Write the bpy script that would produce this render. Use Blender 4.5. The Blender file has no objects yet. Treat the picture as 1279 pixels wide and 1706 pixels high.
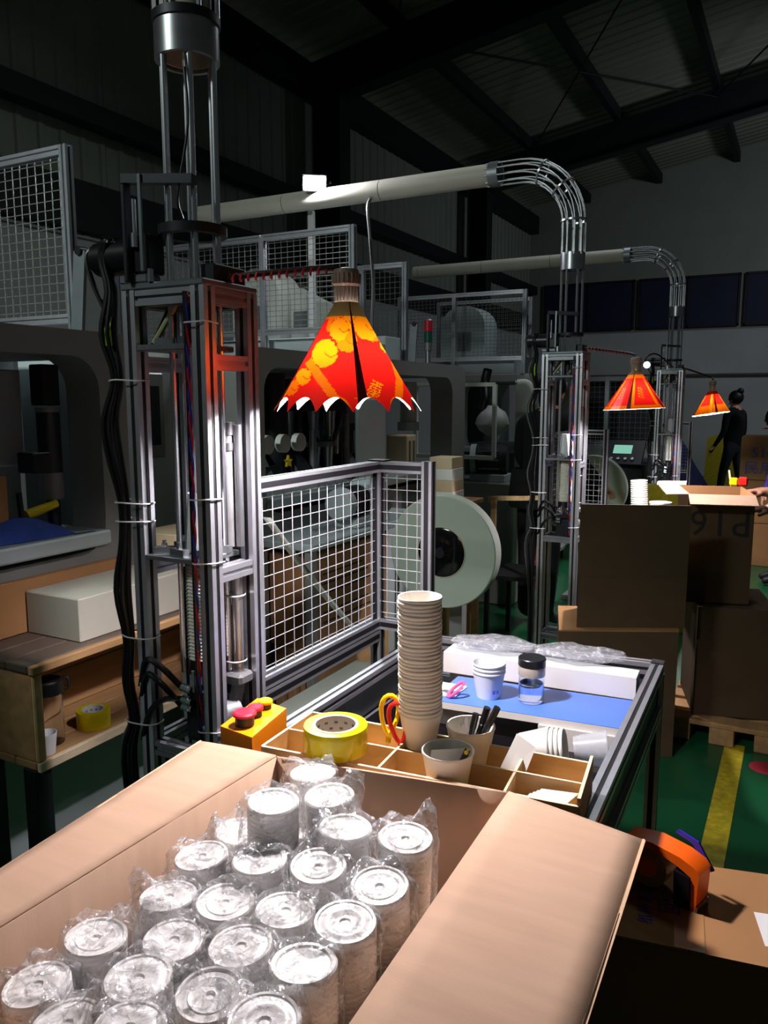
import bpy, bmesh, math, random
from mathutils import Vector, Matrix
sc = bpy.context.scene
col = sc.collection
R = math.radians

# ---------------------------------------------------------------- camera
cam_d = bpy.data.cameras.new('camera')
cam = bpy.data.objects.new('camera', cam_d)
col.objects.link(cam)
cam.location = (0, 0, 1.5)
cam.rotation_euler = (R(90 - 8.2), 0, R(28.0))
cam_d.sensor_fit = 'VERTICAL'
cam_d.sensor_height = 36.0
cam_d.lens = 36.0 * 1310 / 1706
cam_d.clip_start = 0.02
cam_d.clip_end = 100
sc.camera = cam

# ---------------------------------------------------------------- light
world = bpy.data.worlds.new('hall_night')
sc.world = world
world.use_nodes = True
bg = world.node_tree.nodes['Background']
bg.inputs[0].default_value = (0.75, 0.9, 0.86, 1)
bg.inputs[1].default_value = 0.03
BULB = 1750.0          # emission of the work lamp bulbs
FLOOD = 900.0         # emission of the flood light panel


def area(name, loc, target, size, power, color, spread=180):
    d = bpy.data.lights.new(name, 'AREA')
    d.shape = 'RECTANGLE'
    d.size, d.size_y = size
    d.energy = power
    d.color = color
    d.spread = R(spread)
    o = bpy.data.objects.new(name, d)
    col.objects.link(o)
    o.location = loc
    o.rotation_euler = (Vector(target) - Vector(loc)).to_track_quat('-Z', 'Y').to_euler()
    return o


# added fill lights out of view that brighten machines and walls: behind the
# photographer and over the far packing stations
area('fill_light_row', (-0.6, 4.6, 5.0), (-2.6, 3.6, 1.0), (1.2, 0.3), 11.0, (0.88, 1.0, 0.96), 110)
area('fill_light_left', (-2.4, -1.2, 3.6), (-2.2, 3.2, 1.1), (0.8, 0.3), 12.5, (0.88, 1.0, 0.95), 62)
area('fill_light_third', (-1.2, 6.9, 4.9), (-2.1, 5.8, 1.0), (1.2, 0.3), 9.0, (0.86, 0.95, 1.0), 120)
area('fill_light_far', (1.5, 11.0, 4.2), (-1.5, 15.0, 1.5), (1.2, 0.4), 44.0, (0.85, 0.92, 1.0))

sc.view_settings.view_transform = 'Standard'
sc.view_settings.look = 'None'
sc.view_settings.exposure = 0.0
sc.view_settings.gamma = 1.0
sc.view_settings.use_curve_mapping = False
sc.cycles.use_denoising = True
sc.cycles.max_bounces = 10
sc.cycles.transparent_max_bounces = 24
sc.cycles.caustics_reflective = False
sc.cycles.caustics_refractive = False
sc.cycles.sample_clamp_indirect = 6.0

# ---------------------------------------------------------------- materials


def lin(c):
    f = lambda v: v / 12.92 if v <= 0.04045 else ((v + 0.055) / 1.055) ** 2.4
    return tuple(f(v / 255) for v in c) + (1,)


def mat(name, c, rough=0.6, metal=0.0, var=0.12, scale=8.0, bump=0.0, bscale=60.0,
        trans=0.0, ior=1.45, emit=None, stretch=None, spec=0.5, alpha=None):
    m = bpy.data.materials.new(name)
    m.use_nodes = True
    nt = m.node_tree
    b = nt.nodes['Principled BSDF']
    base = lin(c)
    b.inputs['Roughness'].default_value = rough
    b.inputs['Metallic'].default_value = metal
    b.inputs['IOR'].default_value = ior
    b.inputs['Transmission Weight'].default_value = trans
    b.inputs['Specular IOR Level'].default_value = spec
    tc = nt.nodes.new('ShaderNodeTexCoord')
    mp = nt.nodes.new('ShaderNodeMapping')
    nt.links.new(tc.outputs['Object'], mp.inputs['Vector'])
    if stretch:
        mp.inputs['Scale'].default_value = stretch
    n = nt.nodes.new('ShaderNodeTexNoise')
    n.inputs['Scale'].default_value = scale
    n.inputs['Detail'].default_value = 4
    nt.links.new(mp.outputs[0], n.inputs['Vector'])
    r = nt.nodes.new('ShaderNodeValToRGB')
    r.color_ramp.elements[0].position = 0.3
    r.color_ramp.elements[1].position = 0.7
    r.color_ramp.elements[0].color = tuple(v * (1 - var) for v in base[:3]) + (1,)
    r.color_ramp.elements[1].color = tuple(min(1, v * (1 + var)) for v in base[:3]) + (1,)
    nt.links.new(n.outputs['Fac'], r.inputs[0])
    nt.links.new(r.outputs[0], b.inputs['Base Color'])
    if bump:
        n2 = nt.nodes.new('ShaderNodeTexNoise')
        n2.inputs['Scale'].default_value = bscale
        nt.links.new(mp.outputs[0], n2.inputs['Vector'])
        bp = nt.nodes.new('ShaderNodeBump')
        bp.inputs['Strength'].default_value = bump
        bp.inputs['Distance'].default_value = 0.01
        nt.links.new(n2.outputs['Fac'], bp.inputs['Height'])
        nt.links.new(bp.outputs[0], b.inputs['Normal'])
    if emit:
        b.inputs['Emission Color'].default_value = lin(emit[0])
        b.inputs['Emission Strength'].default_value = emit[1]
    return m


def film_mat(name, tint, gloss, rough, bump, opacity=0.0, streak=0.3):
    """thin clear plastic: transparent sheet with a glossy skin"""
    m = bpy.data.materials.new(name)
    m.use_nodes = True
    nt = m.node_tree
    nt.nodes.clear()
    out = nt.nodes.new('ShaderNodeOutputMaterial')
    tr = nt.nodes.new('ShaderNodeBsdfTransparent')
    tr.inputs[0].default_value = tint
    gl = nt.nodes.new('ShaderNodeBsdfGlossy')
    gl.inputs['Roughness'].default_value = rough
    df = nt.nodes.new('ShaderNodeBsdfDiffuse')
    df.inputs[0].default_value = (0.88, 0.88, 0.9, 1)
    fr = nt.nodes.new('ShaderNodeLayerWeight')
    fr.inputs[0].default_value = 0.5
    pw = nt.nodes.new('ShaderNodeMath')
    pw.operation = 'POWER'
    pw.inputs[1].default_value = 3.0
    nt.links.new(fr.outputs['Facing'], pw.inputs[0])
    ml = nt.nodes.new('ShaderNodeMath')
    ml.operation = 'MULTIPLY_ADD'
    ml.inputs[1].default_value = gloss
    ml.inputs[2].default_value = 0.045
    nt.links.new(pw.outputs[0], ml.inputs[0])
    tc = nt.nodes.new('ShaderNodeTexCoord')
    n = nt.nodes.new('ShaderNodeTexNoise')
    n.inputs['Scale'].default_value = 34
    n.inputs['Detail'].default_value = 3
    n.inputs['Distortion'].default_value = 1.6
    nt.links.new(tc.outputs['Object'], n.inputs['Vector'])
    bp = nt.nodes.new('ShaderNodeBump')
    bp.inputs['Strength'].default_value = bump
    bp.inputs['Distance'].default_value = 0.02
    nt.links.new(n.outputs['Fac'], bp.inputs['Height'])
    for x in (gl, fr):
        nt.links.new(bp.outputs[0], x.inputs['Normal'])
    m0 = nt.nodes.new('ShaderNodeMixShader')
    n3 = nt.nodes.new('ShaderNodeTexNoise')  # white streaks mixed in to stand for highlights on the film's wrinkles
    n3.inputs['Scale'].default_value = 30
    n3.inputs['Detail'].default_value = 5
    n3.inputs['Distortion'].default_value = 2.4
    nt.links.new(tc.outputs['Object'], n3.inputs['Vector'])
    rp_ = nt.nodes.new('ShaderNodeMapRange')
    rp_.inputs['From Min'].default_value = 0.5
    rp_.inputs['From Max'].default_value = 0.66
    rp_.inputs['To Min'].default_value = opacity
    rp_.inputs['To Max'].default_value = streak
    nt.links.new(n3.outputs['Fac'], rp_.inputs['Value'])
    nt.links.new(rp_.outputs[0], m0.inputs[0])
    nt.links.new(tr.outputs[0], m0.inputs[1])
    nt.links.new(df.outputs[0], m0.inputs[2])
    m1 = nt.nodes.new('ShaderNodeMixShader')
    nt.links.new(ml.outputs[0], m1.inputs[0])
    nt.links.new(m0.outputs[0], m1.inputs[1])
    nt.links.new(gl.outputs[0], m1.inputs[2])
    nt.links.new(m1.outputs[0], out.inputs[0])
    return m


def emit_mat(name, c, strength):
    m = bpy.data.materials.new(name)
    m.use_nodes = True
    nt = m.node_tree
    nt.nodes.clear()
    out = nt.nodes.new('ShaderNodeOutputMaterial')
    e = nt.nodes.new('ShaderNodeEmission')
    e.inputs[0].default_value = lin(c)
    e.inputs[1].default_value = strength
    nt.links.new(e.outputs[0], out.inputs[0])
    return m


def shade_mat(name):
    """printed paper: colour attribute outside, white paper inside, light passes through"""
    m = bpy.data.materials.new(name)
    m.use_nodes = True
    nt = m.node_tree
    nt.nodes.clear()
    out = nt.nodes.new('ShaderNodeOutputMaterial')
    at = nt.nodes.new('ShaderNodeAttribute')
    at.attribute_name = 'print'
    ge = nt.nodes.new('ShaderNodeNewGeometry')
    mx = nt.nodes.new('ShaderNodeMix')
    mx.data_type = 'RGBA'
    nt.links.new(ge.outputs['Backfacing'], mx.inputs[0])
    nt.links.new(at.outputs['Color'], mx.inputs[6])
    mx.inputs[7].default_value = (0.85, 0.84, 0.82, 1)
    d = nt.nodes.new('ShaderNodeBsdfDiffuse')
    nt.links.new(mx.outputs[2], d.inputs[0])
    t = nt.nodes.new('ShaderNodeBsdfTranslucent')
    nt.links.new(at.outputs['Color'], t.inputs[0])
    g = nt.nodes.new('ShaderNodeBsdfGlossy')
    g.inputs['Roughness'].default_value = 0.25
    a = nt.nodes.new('ShaderNodeMixShader')
    a.inputs[0].default_value = 0.013
    nt.links.new(d.outputs[0], a.inputs[1])
    nt.links.new(t.outputs[0], a.inputs[2])
    b = nt.nodes.new('ShaderNodeMixShader')
    b.inputs[0].default_value = 0.04
    nt.links.new(a.outputs[0], b.inputs[1])
    nt.links.new(g.outputs[0], b.inputs[2])
    nt.links.new(b.outputs[0], out.inputs[0])
    return m


M = dict(
    alu=mat('anodised_aluminium', (205, 205, 212), 0.36, 0.85, 0.06, 30, 0.02, 200),
    alu_dull=mat('dull_aluminium', (150, 152, 158), 0.45, 0.8, 0.1, 20),
    slot=mat('black_slot_strip', (14, 14, 17), 0.5),
    steel=mat('machined_steel', (170, 172, 176), 0.3, 0.9, 0.1, 25),
    chrome=mat('chrome_rod', (225, 226, 232), 0.26, 1.0, 0.03),
    cast=mat('cast_grey_metal', (128, 128, 130), 0.5, 0.6, 0.15, 30, 0.1),
    plate=mat('steel_plate', (120, 126, 130), 0.4, 0.7, 0.12, 12),
    darkm=mat('dark_metal', (44, 46, 50), 0.45, 0.5, 0.2),
    rubber=mat('black_rubber', (16, 16, 18), 0.38, 0, 0.2),
    black=mat('black_plastic', (20, 20, 23), 0.35),
    gloss_black=mat('glossy_black_top', (16, 15, 18), 0.12, 0, 0.2, 5),
    card=mat('cardboard', (186, 152, 126), 0.85, 0, 0.05, 6, 0.05, 120, stretch=(1, 8, 1)),
    card_in=mat('cardboard_core', (214, 178, 142), 0.9, 0, 0.08, 40),
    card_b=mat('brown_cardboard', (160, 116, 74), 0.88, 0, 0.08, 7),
    card_d=mat('shaded_brown_cardboard', (84, 64, 44), 0.9, 0, 0.1, 6),  # brown cardboard with the shade of unlit boxes put into its colour
    paper=mat('white_paper', (232, 230, 224), 0.75, 0, 0.03),
    cup=mat('white_cup_paper', (246, 240, 230), 0.6, 0, 0.04, 12),
    cupw=mat('cool_white_cup_paper', (232, 232, 236), 0.55, 0, 0.03),
    lid=mat('milky_white_cup', (247, 244, 240), 0.35, 0, 0.03),
    ply=mat('plywood', (205, 170, 120), 0.7, 0, 0.14, 3, 0.03, 40, stretch=(1.5, 14, 14)),
    ply_edge=mat('plywood_edge', (226, 204, 170), 0.75, 0, 0.1, 60, stretch=(1, 1, 8)),
    wood=mat('old_pine_board', (176, 136, 92), 0.72, 0, 0.2, 2.5, 0.05, 30, stretch=(12, 1.5, 12)),
    wood_top=mat('worn_bench_top', (96, 82, 72), 0.6, 0, 0.2, 4),
    blue_lam=mat('blue_laminate', (84, 124, 222), 0.35, 0, 0.05, 3),
    white_lam=mat('white_board', (222, 216, 210), 0.5, 0, 0.05, 6),
    tape=mat('yellow_tape', (252, 226, 20), 0.12, 0, 0.03, trans=0.25),
    core=mat('tape_core_card', (206, 202, 194), 0.8, 0, 0.05),
    core_w=mat('tape_core_print', (205, 205, 205), 0.6, 0, 0.05),
    orange=mat('orange_plastic', (255, 150, 8), 0.35, 0, 0.03),
    orange_r=mat('bright_orange_plastic', (255, 104, 20), 0.3, 0, 0.03),
    yellow=mat('yellow_plastic', (250, 214, 10), 0.35, 0, 0.03),
    red=mat('red_plastic', (226, 36, 26), 0.35, 0, 0.03),
    red_cap=mat('red_button_plastic', (196, 34, 62), 0.45, 0, 0.03),
    pink=mat('pink_plastic', (230, 96, 150), 0.4, 0, 0.03),
    blue_p=mat('blue_plastic', (40, 44, 170), 0.35, 0, 0.03),
    green_p=mat('green_lens', (16, 84, 64), 0.3, 0, 0.05),
    red_l=mat('red_lens', (196, 30, 50), 0.3, 0, 0.05),
    grey=mat('grey_machine_paint', (132, 132, 130), 0.45, 0, 0.05, 3),
    lgrey=mat('light_grey_paint', (176, 186, 188), 0.4, 0, 0.05, 3),
    white_p=mat('white_paint', (205, 205, 200), 0.5, 0, 0.06, 2),
    reel=mat('paper_reel_side', (184, 192, 180), 0.75, 0, 0.04, 3),
    kraft=mat('pale_kraft_board', (214, 190, 156), 0.75, 0, 0.06, 5),
    cloth_b=mat('blue_cloth', (44, 70, 150), 0.9, 0, 0.25, 14, 0.3, 18),
    tarp=mat('dark_blue_tarpaulin', (22, 30, 84), 0.7, 0, 0.3, 3, 0.3, 6),
    ybag=mat('yellow_woven_bag', (196, 176, 40), 0.7, 0, 0.15, 30),
    blackcloth=mat('black_cloth', (8, 8, 10), 0.95, 0, 0.2, 20),
    trousers=mat('dark_trousers', (34, 30, 36), 0.9, 0, 0.2, 20),
    navy=mat('navy_cloth', (12, 12, 18), 0.95, 0, 0.2, 20),
    denim=mat('grey_denim', (46, 50, 58), 0.9, 0, 0.2, 20),
    purple=mat('purple_cloth', (66, 50, 150), 0.9, 0, 0.15, 20),
    maroon=mat('dark_red_cloth', (120, 26, 34), 0.9, 0, 0.15, 20),
    skin=mat('skin', (198, 142, 116), 0.55, 0, 0.06, 20),
    hair=mat('black_hair', (18, 15, 15), 0.5, 0, 0.2, 40),
    shoe=mat('dark_shoe', (40, 38, 40), 0.6),
    glass=mat('clear_glass', (245, 248, 252), 0.02, 0, 0, trans=1.0, ior=1.45),
    water=mat('water', (235, 242, 250), 0.0, 0, 0, trans=1.0, ior=1.33),
    film=film_mat('clear_wrap', (0.99, 0.99, 0.99, 1), 0.40, 0.14, 1.0, 0.07, 0.5),
    film_g=film_mat('milky_plastic_film', (0.86, 0.88, 0.93, 1), 0.35, 0.2, 1.0, 0.16, 0.42),
    frosted=film_mat('frosted_cup_plastic', (0.88, 0.9, 0.93, 1), 0.4, 0.2, 0.0, 0.3, 0.34),
    blank=mat('dull_paper_blanks', (186, 182, 168), 0.8, 0, 0.05),
    band=mat('brushed_band', (205, 192, 172), 0.4, 0.4, 0.05),
    pipe=mat('off_white_pipe', (196, 190, 178), 0.5, 0, 0.06, 4),
    wire=mat('bare_steel_wire', (140, 142, 144), 0.4, 0.6, 0.05),
    gwire=mat('galvanised_wire', (132, 136, 132), 0.5, 0.5, 0.08),
    wirew=mat('zinc_mesh_wire', (188, 188, 192), 0.4, 0.45, 0.04),
    tie=mat('nylon_cable_tie', (214, 210, 214), 0.5),
    red_w=mat('red_cable', (186, 24, 40), 0.4),
    blue_w=mat('blue_cable', (30, 56, 170), 0.4),
    yg_w=mat('green_yellow_cable', (150, 200, 20), 0.4),
    grey_c=mat('grey_cable', (90, 92, 90), 0.5),
    olive_c=mat('pale_tube', (170, 176, 130), 0.5),
    screen=emit_mat('lcd_screen', (150, 220, 196), 0.75),
    bulb=emit_mat('lamp_bulb', (255, 246, 250), BULB),
    flood=emit_mat('flood_panel', (246, 250, 255), FLOOD),
    spot=emit_mat('spot_lens', (225, 230, 255), 90.0),
    shade=shade_mat('printed_lamp_paper'),
    socket=mat('aged_plastic_socket', (150, 128, 112), 0.55, 0, 0.12, 30),
    ink=mat('blue_print', (84, 78, 176), 0.8, 0, 0.1),
    ink_k=mat('black_print', (36, 32, 34), 0.8, 0, 0.1),
    ink_g=mat('grey_print', (120, 112, 108), 0.8, 0, 0.1),
    floor=mat('green_epoxy_floor', (24, 92, 56), 0.28, 0, 0.25, 1.5),
    line=mat('yellow_floor_paint', (196, 176, 40), 0.5, 0, 0.3, 30),
    clad=mat('grey_cladding', (140, 146, 138), 0.6, 0.1, 0.06, 2),
    clad_r=mat('roof_sheet', (146, 146, 136), 0.5, 0.1, 0.08, 1.5),
    wallw=mat('white_wash_wall', (190, 190, 190), 0.85, 0, 0.1, 1.2),
    beam=mat('dark_steel_beam', (26, 32, 34), 0.6, 0.2, 0.15, 2),
    curtain=mat('dark_blue_window', (26, 32, 62), 0.6, 0, 0.2, 2),
    carpet=mat('red_floral_cloth', (150, 50, 44), 0.95, 0, 0.85, 34),
    tap=mat('brown_packing_tape', (176, 128, 84), 0.3, 0, 0.04),
    label=mat('printed_label', (228, 226, 226), 0.6, 0, 0.03),
    sticker=mat('red_floor_sticker', (176, 40, 56), 0.6),
)

# ---------------------------------------------------------------- mesh builder


class MB:
    def __init__(s):
        s.v, s.f, s.m = [], [], []
        s.mi = 0

    def add(s, vs, fs):
        o = len(s.v)
        s.v += [Vector(v) for v in vs]
        s.f += [tuple(i + o for i in f) for f in fs]
        s.m += [s.mi] * len(fs)
        return s

    def box(s, x0, x1, y0, y1, z0, z1, b=None):
        if x0 > x1: x0, x1 = x1, x0
        if y0 > y1: y0, y1 = y1, y0
        if z0 > z1: z0, z1 = z1, z0
        L = min(x1 - x0, y1 - y0, z1 - z0)
        b = min(0.0025, L * 0.2) if b is None else min(b, L * 0.45)
        lo, hi = (x0, y0, z0), (x1, y1, z1)
        vs, idx = [], {}
        for c in range(8):
            sg = [(c >> k) & 1 for k in range(3)]
            for k in range(3):
                p = []
                for j in range(3):
                    e = hi[j] if sg[j] else lo[j]
                    if j != k:
                        e += -b if sg[j] else b
                    p.append(e)
                idx[(c, k)] = len(vs)
                vs.append(p)
        fs = []
        for k in range(3):
            a, c_ = (k + 1) % 3, (k + 2) % 3
            for sgn in (0, 1):
                q = []
                for (u, w) in ((0, 0), (1, 0), (1, 1), (0, 1)):
                    q.append(idx[((sgn << k) | (u << a) | (w << c_), k)])
                fs.append(q if sgn else q[::-1])
        for k in range(3):
            a, c_ = (k + 1) % 3, (k + 2) % 3
            for u in (0, 1):
                for w in (0, 1):
                    c0 = (u << a) | (w << c_)
                    c1 = c0 | (1 << k)
                    q = [idx[(c0, a)], idx[(c1, a)], idx[(c1, c_)], idx[(c0, c_)]]
                    fs.append(q if (u ^ w) == 0 else q[::-1])
        for c in range(8):
            n = bin(c).count('1')
            q = [idx[(c, 0)], idx[(c, 1)], idx[(c, 2)]]
            fs.append(q if n % 2 else q[::-1])
        return s.add(vs, fs)

    def frame(s, d):
        d = Vector(d).normalized()
        u = Vector((0, 0, 1)) if abs(d.z) < 0.95 else Vector((0, 1, 0))
        a = d.cross(u).normalized()
        return d, a, a.cross(d).normalized()

    def beam(s, p0, p1, w, h=None, up=None):
        """rectangular bar; w across, h along up"""
        h = w if h is None else h
        p0, p1 = Vector(p0), Vector(p1)
        d = (p1 - p0).normalized()
        if up is None:
            d, a, b = s.frame(d)
        else:
            a = d.cross(Vector(up)).normalized()
            b = a.cross(d).normalized()
        vs = []
        for p in (p0, p1):
            for (i, j) in ((-1, -1), (1, -1), (1, 1), (-1, 1)):
                vs.append(p + a * (i * w / 2) + b * (j * h / 2))
        return s.add(vs, [(0, 3, 2, 1), (4, 5, 6, 7), (0, 1, 5, 4), (1, 2, 6, 5), (2, 3, 7, 6), (3, 0, 4, 7)])

    def prism(s, poly, p0, a, b, ext):
        """2-D polygon in axes a, b from p0, extruded by the vector ext"""
        p0, a, b, ext = Vector(p0), Vector(a), Vector(b), Vector(ext)
        n = len(poly)
        base = [p0 + a * x + b * y for x, y in poly]
        ar = sum(poly[i][0] * poly[(i + 1) % n][1] - poly[(i + 1) % n][0] * poly[i][1] for i in range(n))
        flip = (a.cross(b).dot(ext) > 0) == (ar > 0)
        vs = base + [p + ext for p in base]
        fs = [tuple(range(n))[::-1], tuple(range(n, 2 * n))]
        fs += [(i, (i + 1) % n, n + (i + 1) % n, n + i) for i in range(n)]
        if not flip:
            fs = [f[::-1] for f in fs]
        return s.add(vs, fs)

    def profile(s, p0, p1, h=0.015, sl=0.004, dp=0.006, up=None):
        """slotted square aluminium profile"""
        p0, p1 = Vector(p0), Vector(p1)
        d = p1 - p0
        _, a, b = s.frame(d)
        if up is not None:
            a = d.normalized().cross(Vector(up)).normalized()
            b = a.cross(d.normalized())
        side = [(-h, -h), (-sl, -h), (-sl, -h + dp), (sl, -h + dp), (sl, -h)]
        poly = []
        for k in range(4):
            c, q = (1, 0, -1, 0)[k], (0, 1, 0, -1)[k]
            poly += [(x * c - y * q, x * q + y * c) for x, y in side]
        return s.prism(poly, p0, a, b, d)

    def cyl(s, p0, p1, r0, r1=None, seg=14, caps=True):
        r1 = r0 if r1 is None else r1
        p0, p1 = Vector(p0), Vector(p1)
        _, a, b = s.frame(p1 - p0)
        vs = []
        for p, r in ((p0, r0), (p1, r1)):
            for i in range(seg):
                t = 2 * math.pi * i / seg
                vs.append(p + a * (r * math.cos(t)) + b * (r * math.sin(t)))
        fs = [(i, seg + i, seg + (i + 1) % seg, (i + 1) % seg) for i in range(seg)]
        if caps:
            fs += [tuple(range(seg)), tuple(range(2 * seg - 1, seg - 1, -1))]
        return s.add(vs, fs)

    def tube(s, pts, r, seg=8, closed=False, rr=None):
        pts = [Vector(p) for p in pts]
        n = len(pts)
        vs, fs = [], []
        prev = None
        for i, p in enumerate(pts):
            if closed:
                d = pts[(i + 1) % n] - pts[i - 1]
            else:
                d = pts[min(i + 1, n - 1)] - pts[max(i - 1, 0)]
            d.normalize()
            if prev is None:
                _, a, b = s.frame(d)
            else:
                a = (prev - d * prev.dot(d)).normalized()
                b = d.cross(a)
            prev = a
            q = rr[i] if rr else r
            for k in range(seg):
                t = 2 * math.pi * k / seg
                vs.append(p + a * (q * math.cos(t)) + b * (q * math.sin(t)))
        m = n if closed else n - 1
        for i in range(m):
            j = (i + 1) % n
            for k in range(seg):
                l = (k + 1) % seg
                fs.append((i * seg + k, i * seg + l, j * seg + l, j * seg + k))
        if not closed:
            fs += [tuple(range(seg))[::-1], tuple(range((n - 1) * seg, n * seg))]
        return s.add(vs, fs)

    def lathe(s, c, prof, seg=24, close=False, axis=None, jit=None):
        """prof: (radius, height) from outside bottom upwards"""
        c = Vector(c)
        if axis is None:
            a, b, d = Vector((1, 0, 0)), Vector((0, 1, 0)), Vector((0, 0, 1))
        else:
            d, a, b = s.frame(axis)
            if a.cross(b).dot(d) < 0:
                a = -a
        vs, fs = [], []
        n = len(prof)
        for i, (r, h) in enumerate(prof):
            for k in range(seg):
                t = 2 * math.pi * k / seg
                q = max(r, 1e-5)
                p = c + a * (q * math.cos(t)) + b * (q * math.sin(t)) + d * h
                if jit:
                    p += jit(i, k)
                vs.append(p)
        for i in range(n if close else n - 1):
            j = (i + 1) % n
            for k in range(seg):
                l = (k + 1) % seg
                fs.append((i * seg + k, i * seg + l, j * seg + l, j * seg + k))
        return s.add(vs, fs)

    def slab(s, corners, t):
        """sheet of thickness t under the polygon corners (counter-clockwise seen from outside)"""
        c = [Vector(p) for p in corners]
        n = (c[1] - c[0]).cross(c[2] - c[0]).normalized()
        k = len(c)
        vs = c + [p - n * t for p in c]
        fs = [tuple(range(k)), tuple(range(2 * k - 1, k - 1, -1))]
        fs += [(i, k + i, k + (i + 1) % k, (i + 1) % k) for i in range(k)]
        return s.add(vs, fs)

    def grid(s, nu, nv, fn, flip=False):
        vs = [fn(i / nu, j / nv) for j in range(nv + 1) for i in range(nu + 1)]
        fs = []
        for j in range(nv):
            for i in range(nu):
                q = (j * (nu + 1) + i, j * (nu + 1) + i + 1, (j + 1) * (nu + 1) + i + 1, (j + 1) * (nu + 1) + i)
                fs.append(q[::-1] if flip else q)
        return s.add(vs, fs)

    def ball(s, c, r, seg=14, rings=9, sq=(1, 1, 1)):
        c = Vector(c)
        prof = [(math.sin(math.pi * i / rings), -math.cos(math.pi * i / rings)) for i in range(rings + 1)]
        vs, fs = [], []
        for (q, h) in prof:
            q = max(q, 1e-4)
            for k in range(seg):
                t = 2 * math.pi * k / seg
                vs.append(c + Vector((r * sq[0] * q * math.cos(t), r * sq[1] * q * math.sin(t), r * sq[2] * h)))
        for i in range(rings):
            for k in range(seg):
                l = (k + 1) % seg
                fs.append((i * seg + k, i * seg + l, (i + 1) * seg + l, (i + 1) * seg + k))
        return s.add(vs, fs)

    def build(s, name, m, parent=None, sharp=0.6, flat=False):
        me = bpy.data.meshes.new(name)
        org = Vector((0, 0, 0))
        if parent is not None:
            r = parent
            while r.parent:
                r = r.parent
            org = r.location
        me.from_pydata([tuple(v - org) for v in s.v], [], s.f)
        ms = m if isinstance(m, (list, tuple)) else [m]
        for x in ms:
            me.materials.append(M[x] if isinstance(x, str) else x)
        if len(ms) > 1:
            me.polygons.foreach_set('material_index', s.m)
        if not flat:
            bm = bmesh.new()
            bm.from_mesh(me)
            for e in bm.edges:
                if len(e.link_faces) == 2 and e.calc_face_angle(0) > sharp:
                    e.smooth = False
            for f in bm.faces:
                f.smooth = True
            bm.to_mesh(me)
            bm.free()
        o = bpy.data.objects.new(name, me)
        col.objects.link(o)
        if parent is not None:
            o.parent = parent
        return o


def thing(name, loc, label, cat, group=None):
    o = bpy.data.objects.new(name, None)
    o.empty_display_size = 0.05
    col.objects.link(o)
    o.location = loc
    return tag(o, label, cat, group)


def tag(o, label, cat, group=None, kind=None):
    o['label'] = label
    o['category'] = cat
    if group:
        o['group'] = group
    if kind:
        o['kind'] = kind
    return o


def struct(o):
    o['kind'] = 'structure'
    return o


def copy_tree(o, parent=None):
    c = o.copy()
    col.objects.link(c)
    if parent is not None:
        c.parent = parent
    for ch in list(o.children):
        copy_tree(ch, c)
    return c


def again(src, off, label, group=None, rz=0):
    c = copy_tree(src)
    c.location = src.location + Vector(off)
    c.rotation_euler.z += rz
    c['label'] = label
    if group:
        c['group'] = group
    return c


def arc(c, r, a0, a1, n, u, w):
    c, u, w = Vector(c), Vector(u), Vector(w)
    return [c + u * (r * math.cos(R(a0 + (a1 - a0) * i / n))) + w * (r * math.sin(R(a0 + (a1 - a0) * i / n))) for i in range(n + 1)]


def smooth_path(pts, n=6):
    P = [Vector(p) for p in pts]
    P = [P[0] * 2 - P[1]] + P + [P[-1] * 2 - P[-2]]
    out = []
    for i in range(1, len(P) - 2):
        for k in range(n):
            t = k / n
            a, b, c, d = P[i - 1], P[i], P[i + 1], P[i + 2]
            out.append(0.5 * ((2 * b) + (c - a) * t + (2 * a - 5 * b + 4 * c - d) * t * t + (3 * b - a - 3 * c + d) * t ** 3))
    out.append(P[-2])
    return out


def text_part(name, body, size, loc, rot, m, parent, depth=0.0004, spacing=1.0):
    cu = bpy.data.curves.new(name, 'FONT')
    cu.body = body
    cu.size = size
    cu.extrude = depth
    cu.align_x = 'CENTER'
    cu.align_y = 'CENTER'
    cu.space_character = spacing
    cu.resolution_u = 2
    t = bpy.data.objects.new(name, cu)
    col.objects.link(t)
    bpy.context.view_layer.update()
    me = bpy.data.meshes.new_from_object(t.evaluated_get(bpy.context.evaluated_depsgraph_get()))
    bpy.data.objects.remove(t)
    bpy.data.curves.remove(cu)
    me.name = name
    me.materials.clear()
    me.materials.append(M[m])
    o = bpy.data.objects.new(name, me)
    col.objects.link(o)
    r = parent
    while r.parent:
        r = r.parent
    o.parent = parent
    o.matrix_local = Matrix.Translation(Vector(loc) - r.location) @ rot.to_4x4()
    return o


def axes(right, up):
    """rotation whose x is right and y is up (for flat lettering)"""
    x = Vector(right).normalized()
    y = Vector(up)
    y = (y - x * y.dot(x)).normalized()
    z = x.cross(y)
    return Matrix((x, y, z)).transposed()


rnd = random.Random(7)

# ================================================================ the hall
XW, YF = -5.3, 16.4           # left wall, far wall
EAVE, WT = 5.15, 2.8          # eave height, top of the white lower wall
SL = 0.155                    # roof slope


def rz(x):
    return EAVE + (x - XW) * SL


struct(MB().grid(1, 1, lambda u, v: (XW + u * 16, -5 + v * (YF + 5), 0)).build('floor', 'floor', flat=True))
wl = struct(MB().box(XW - 0.2, XW, -5, YF, 0, WT, 0.01).build('wall_left', 'wallw'))
wb = struct(MB().box(XW - 0.2, 10.7, YF, YF + 0.2, 0, WT, 0.01).build('wall_back', 'wallw'))


def ribbed(n, w, depth):
    """2-D outline points of a trapezoid-ribbed sheet, n ribs over width w"""
    p = []
    st = w / n
    for i in range(n):
        x = i * st
        p += [(x, 0), (x + st * 0.62, 0), (x + st * 0.7, depth), (x + st * 0.92, depth)]
    p.append((w, 0))
    return p


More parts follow.
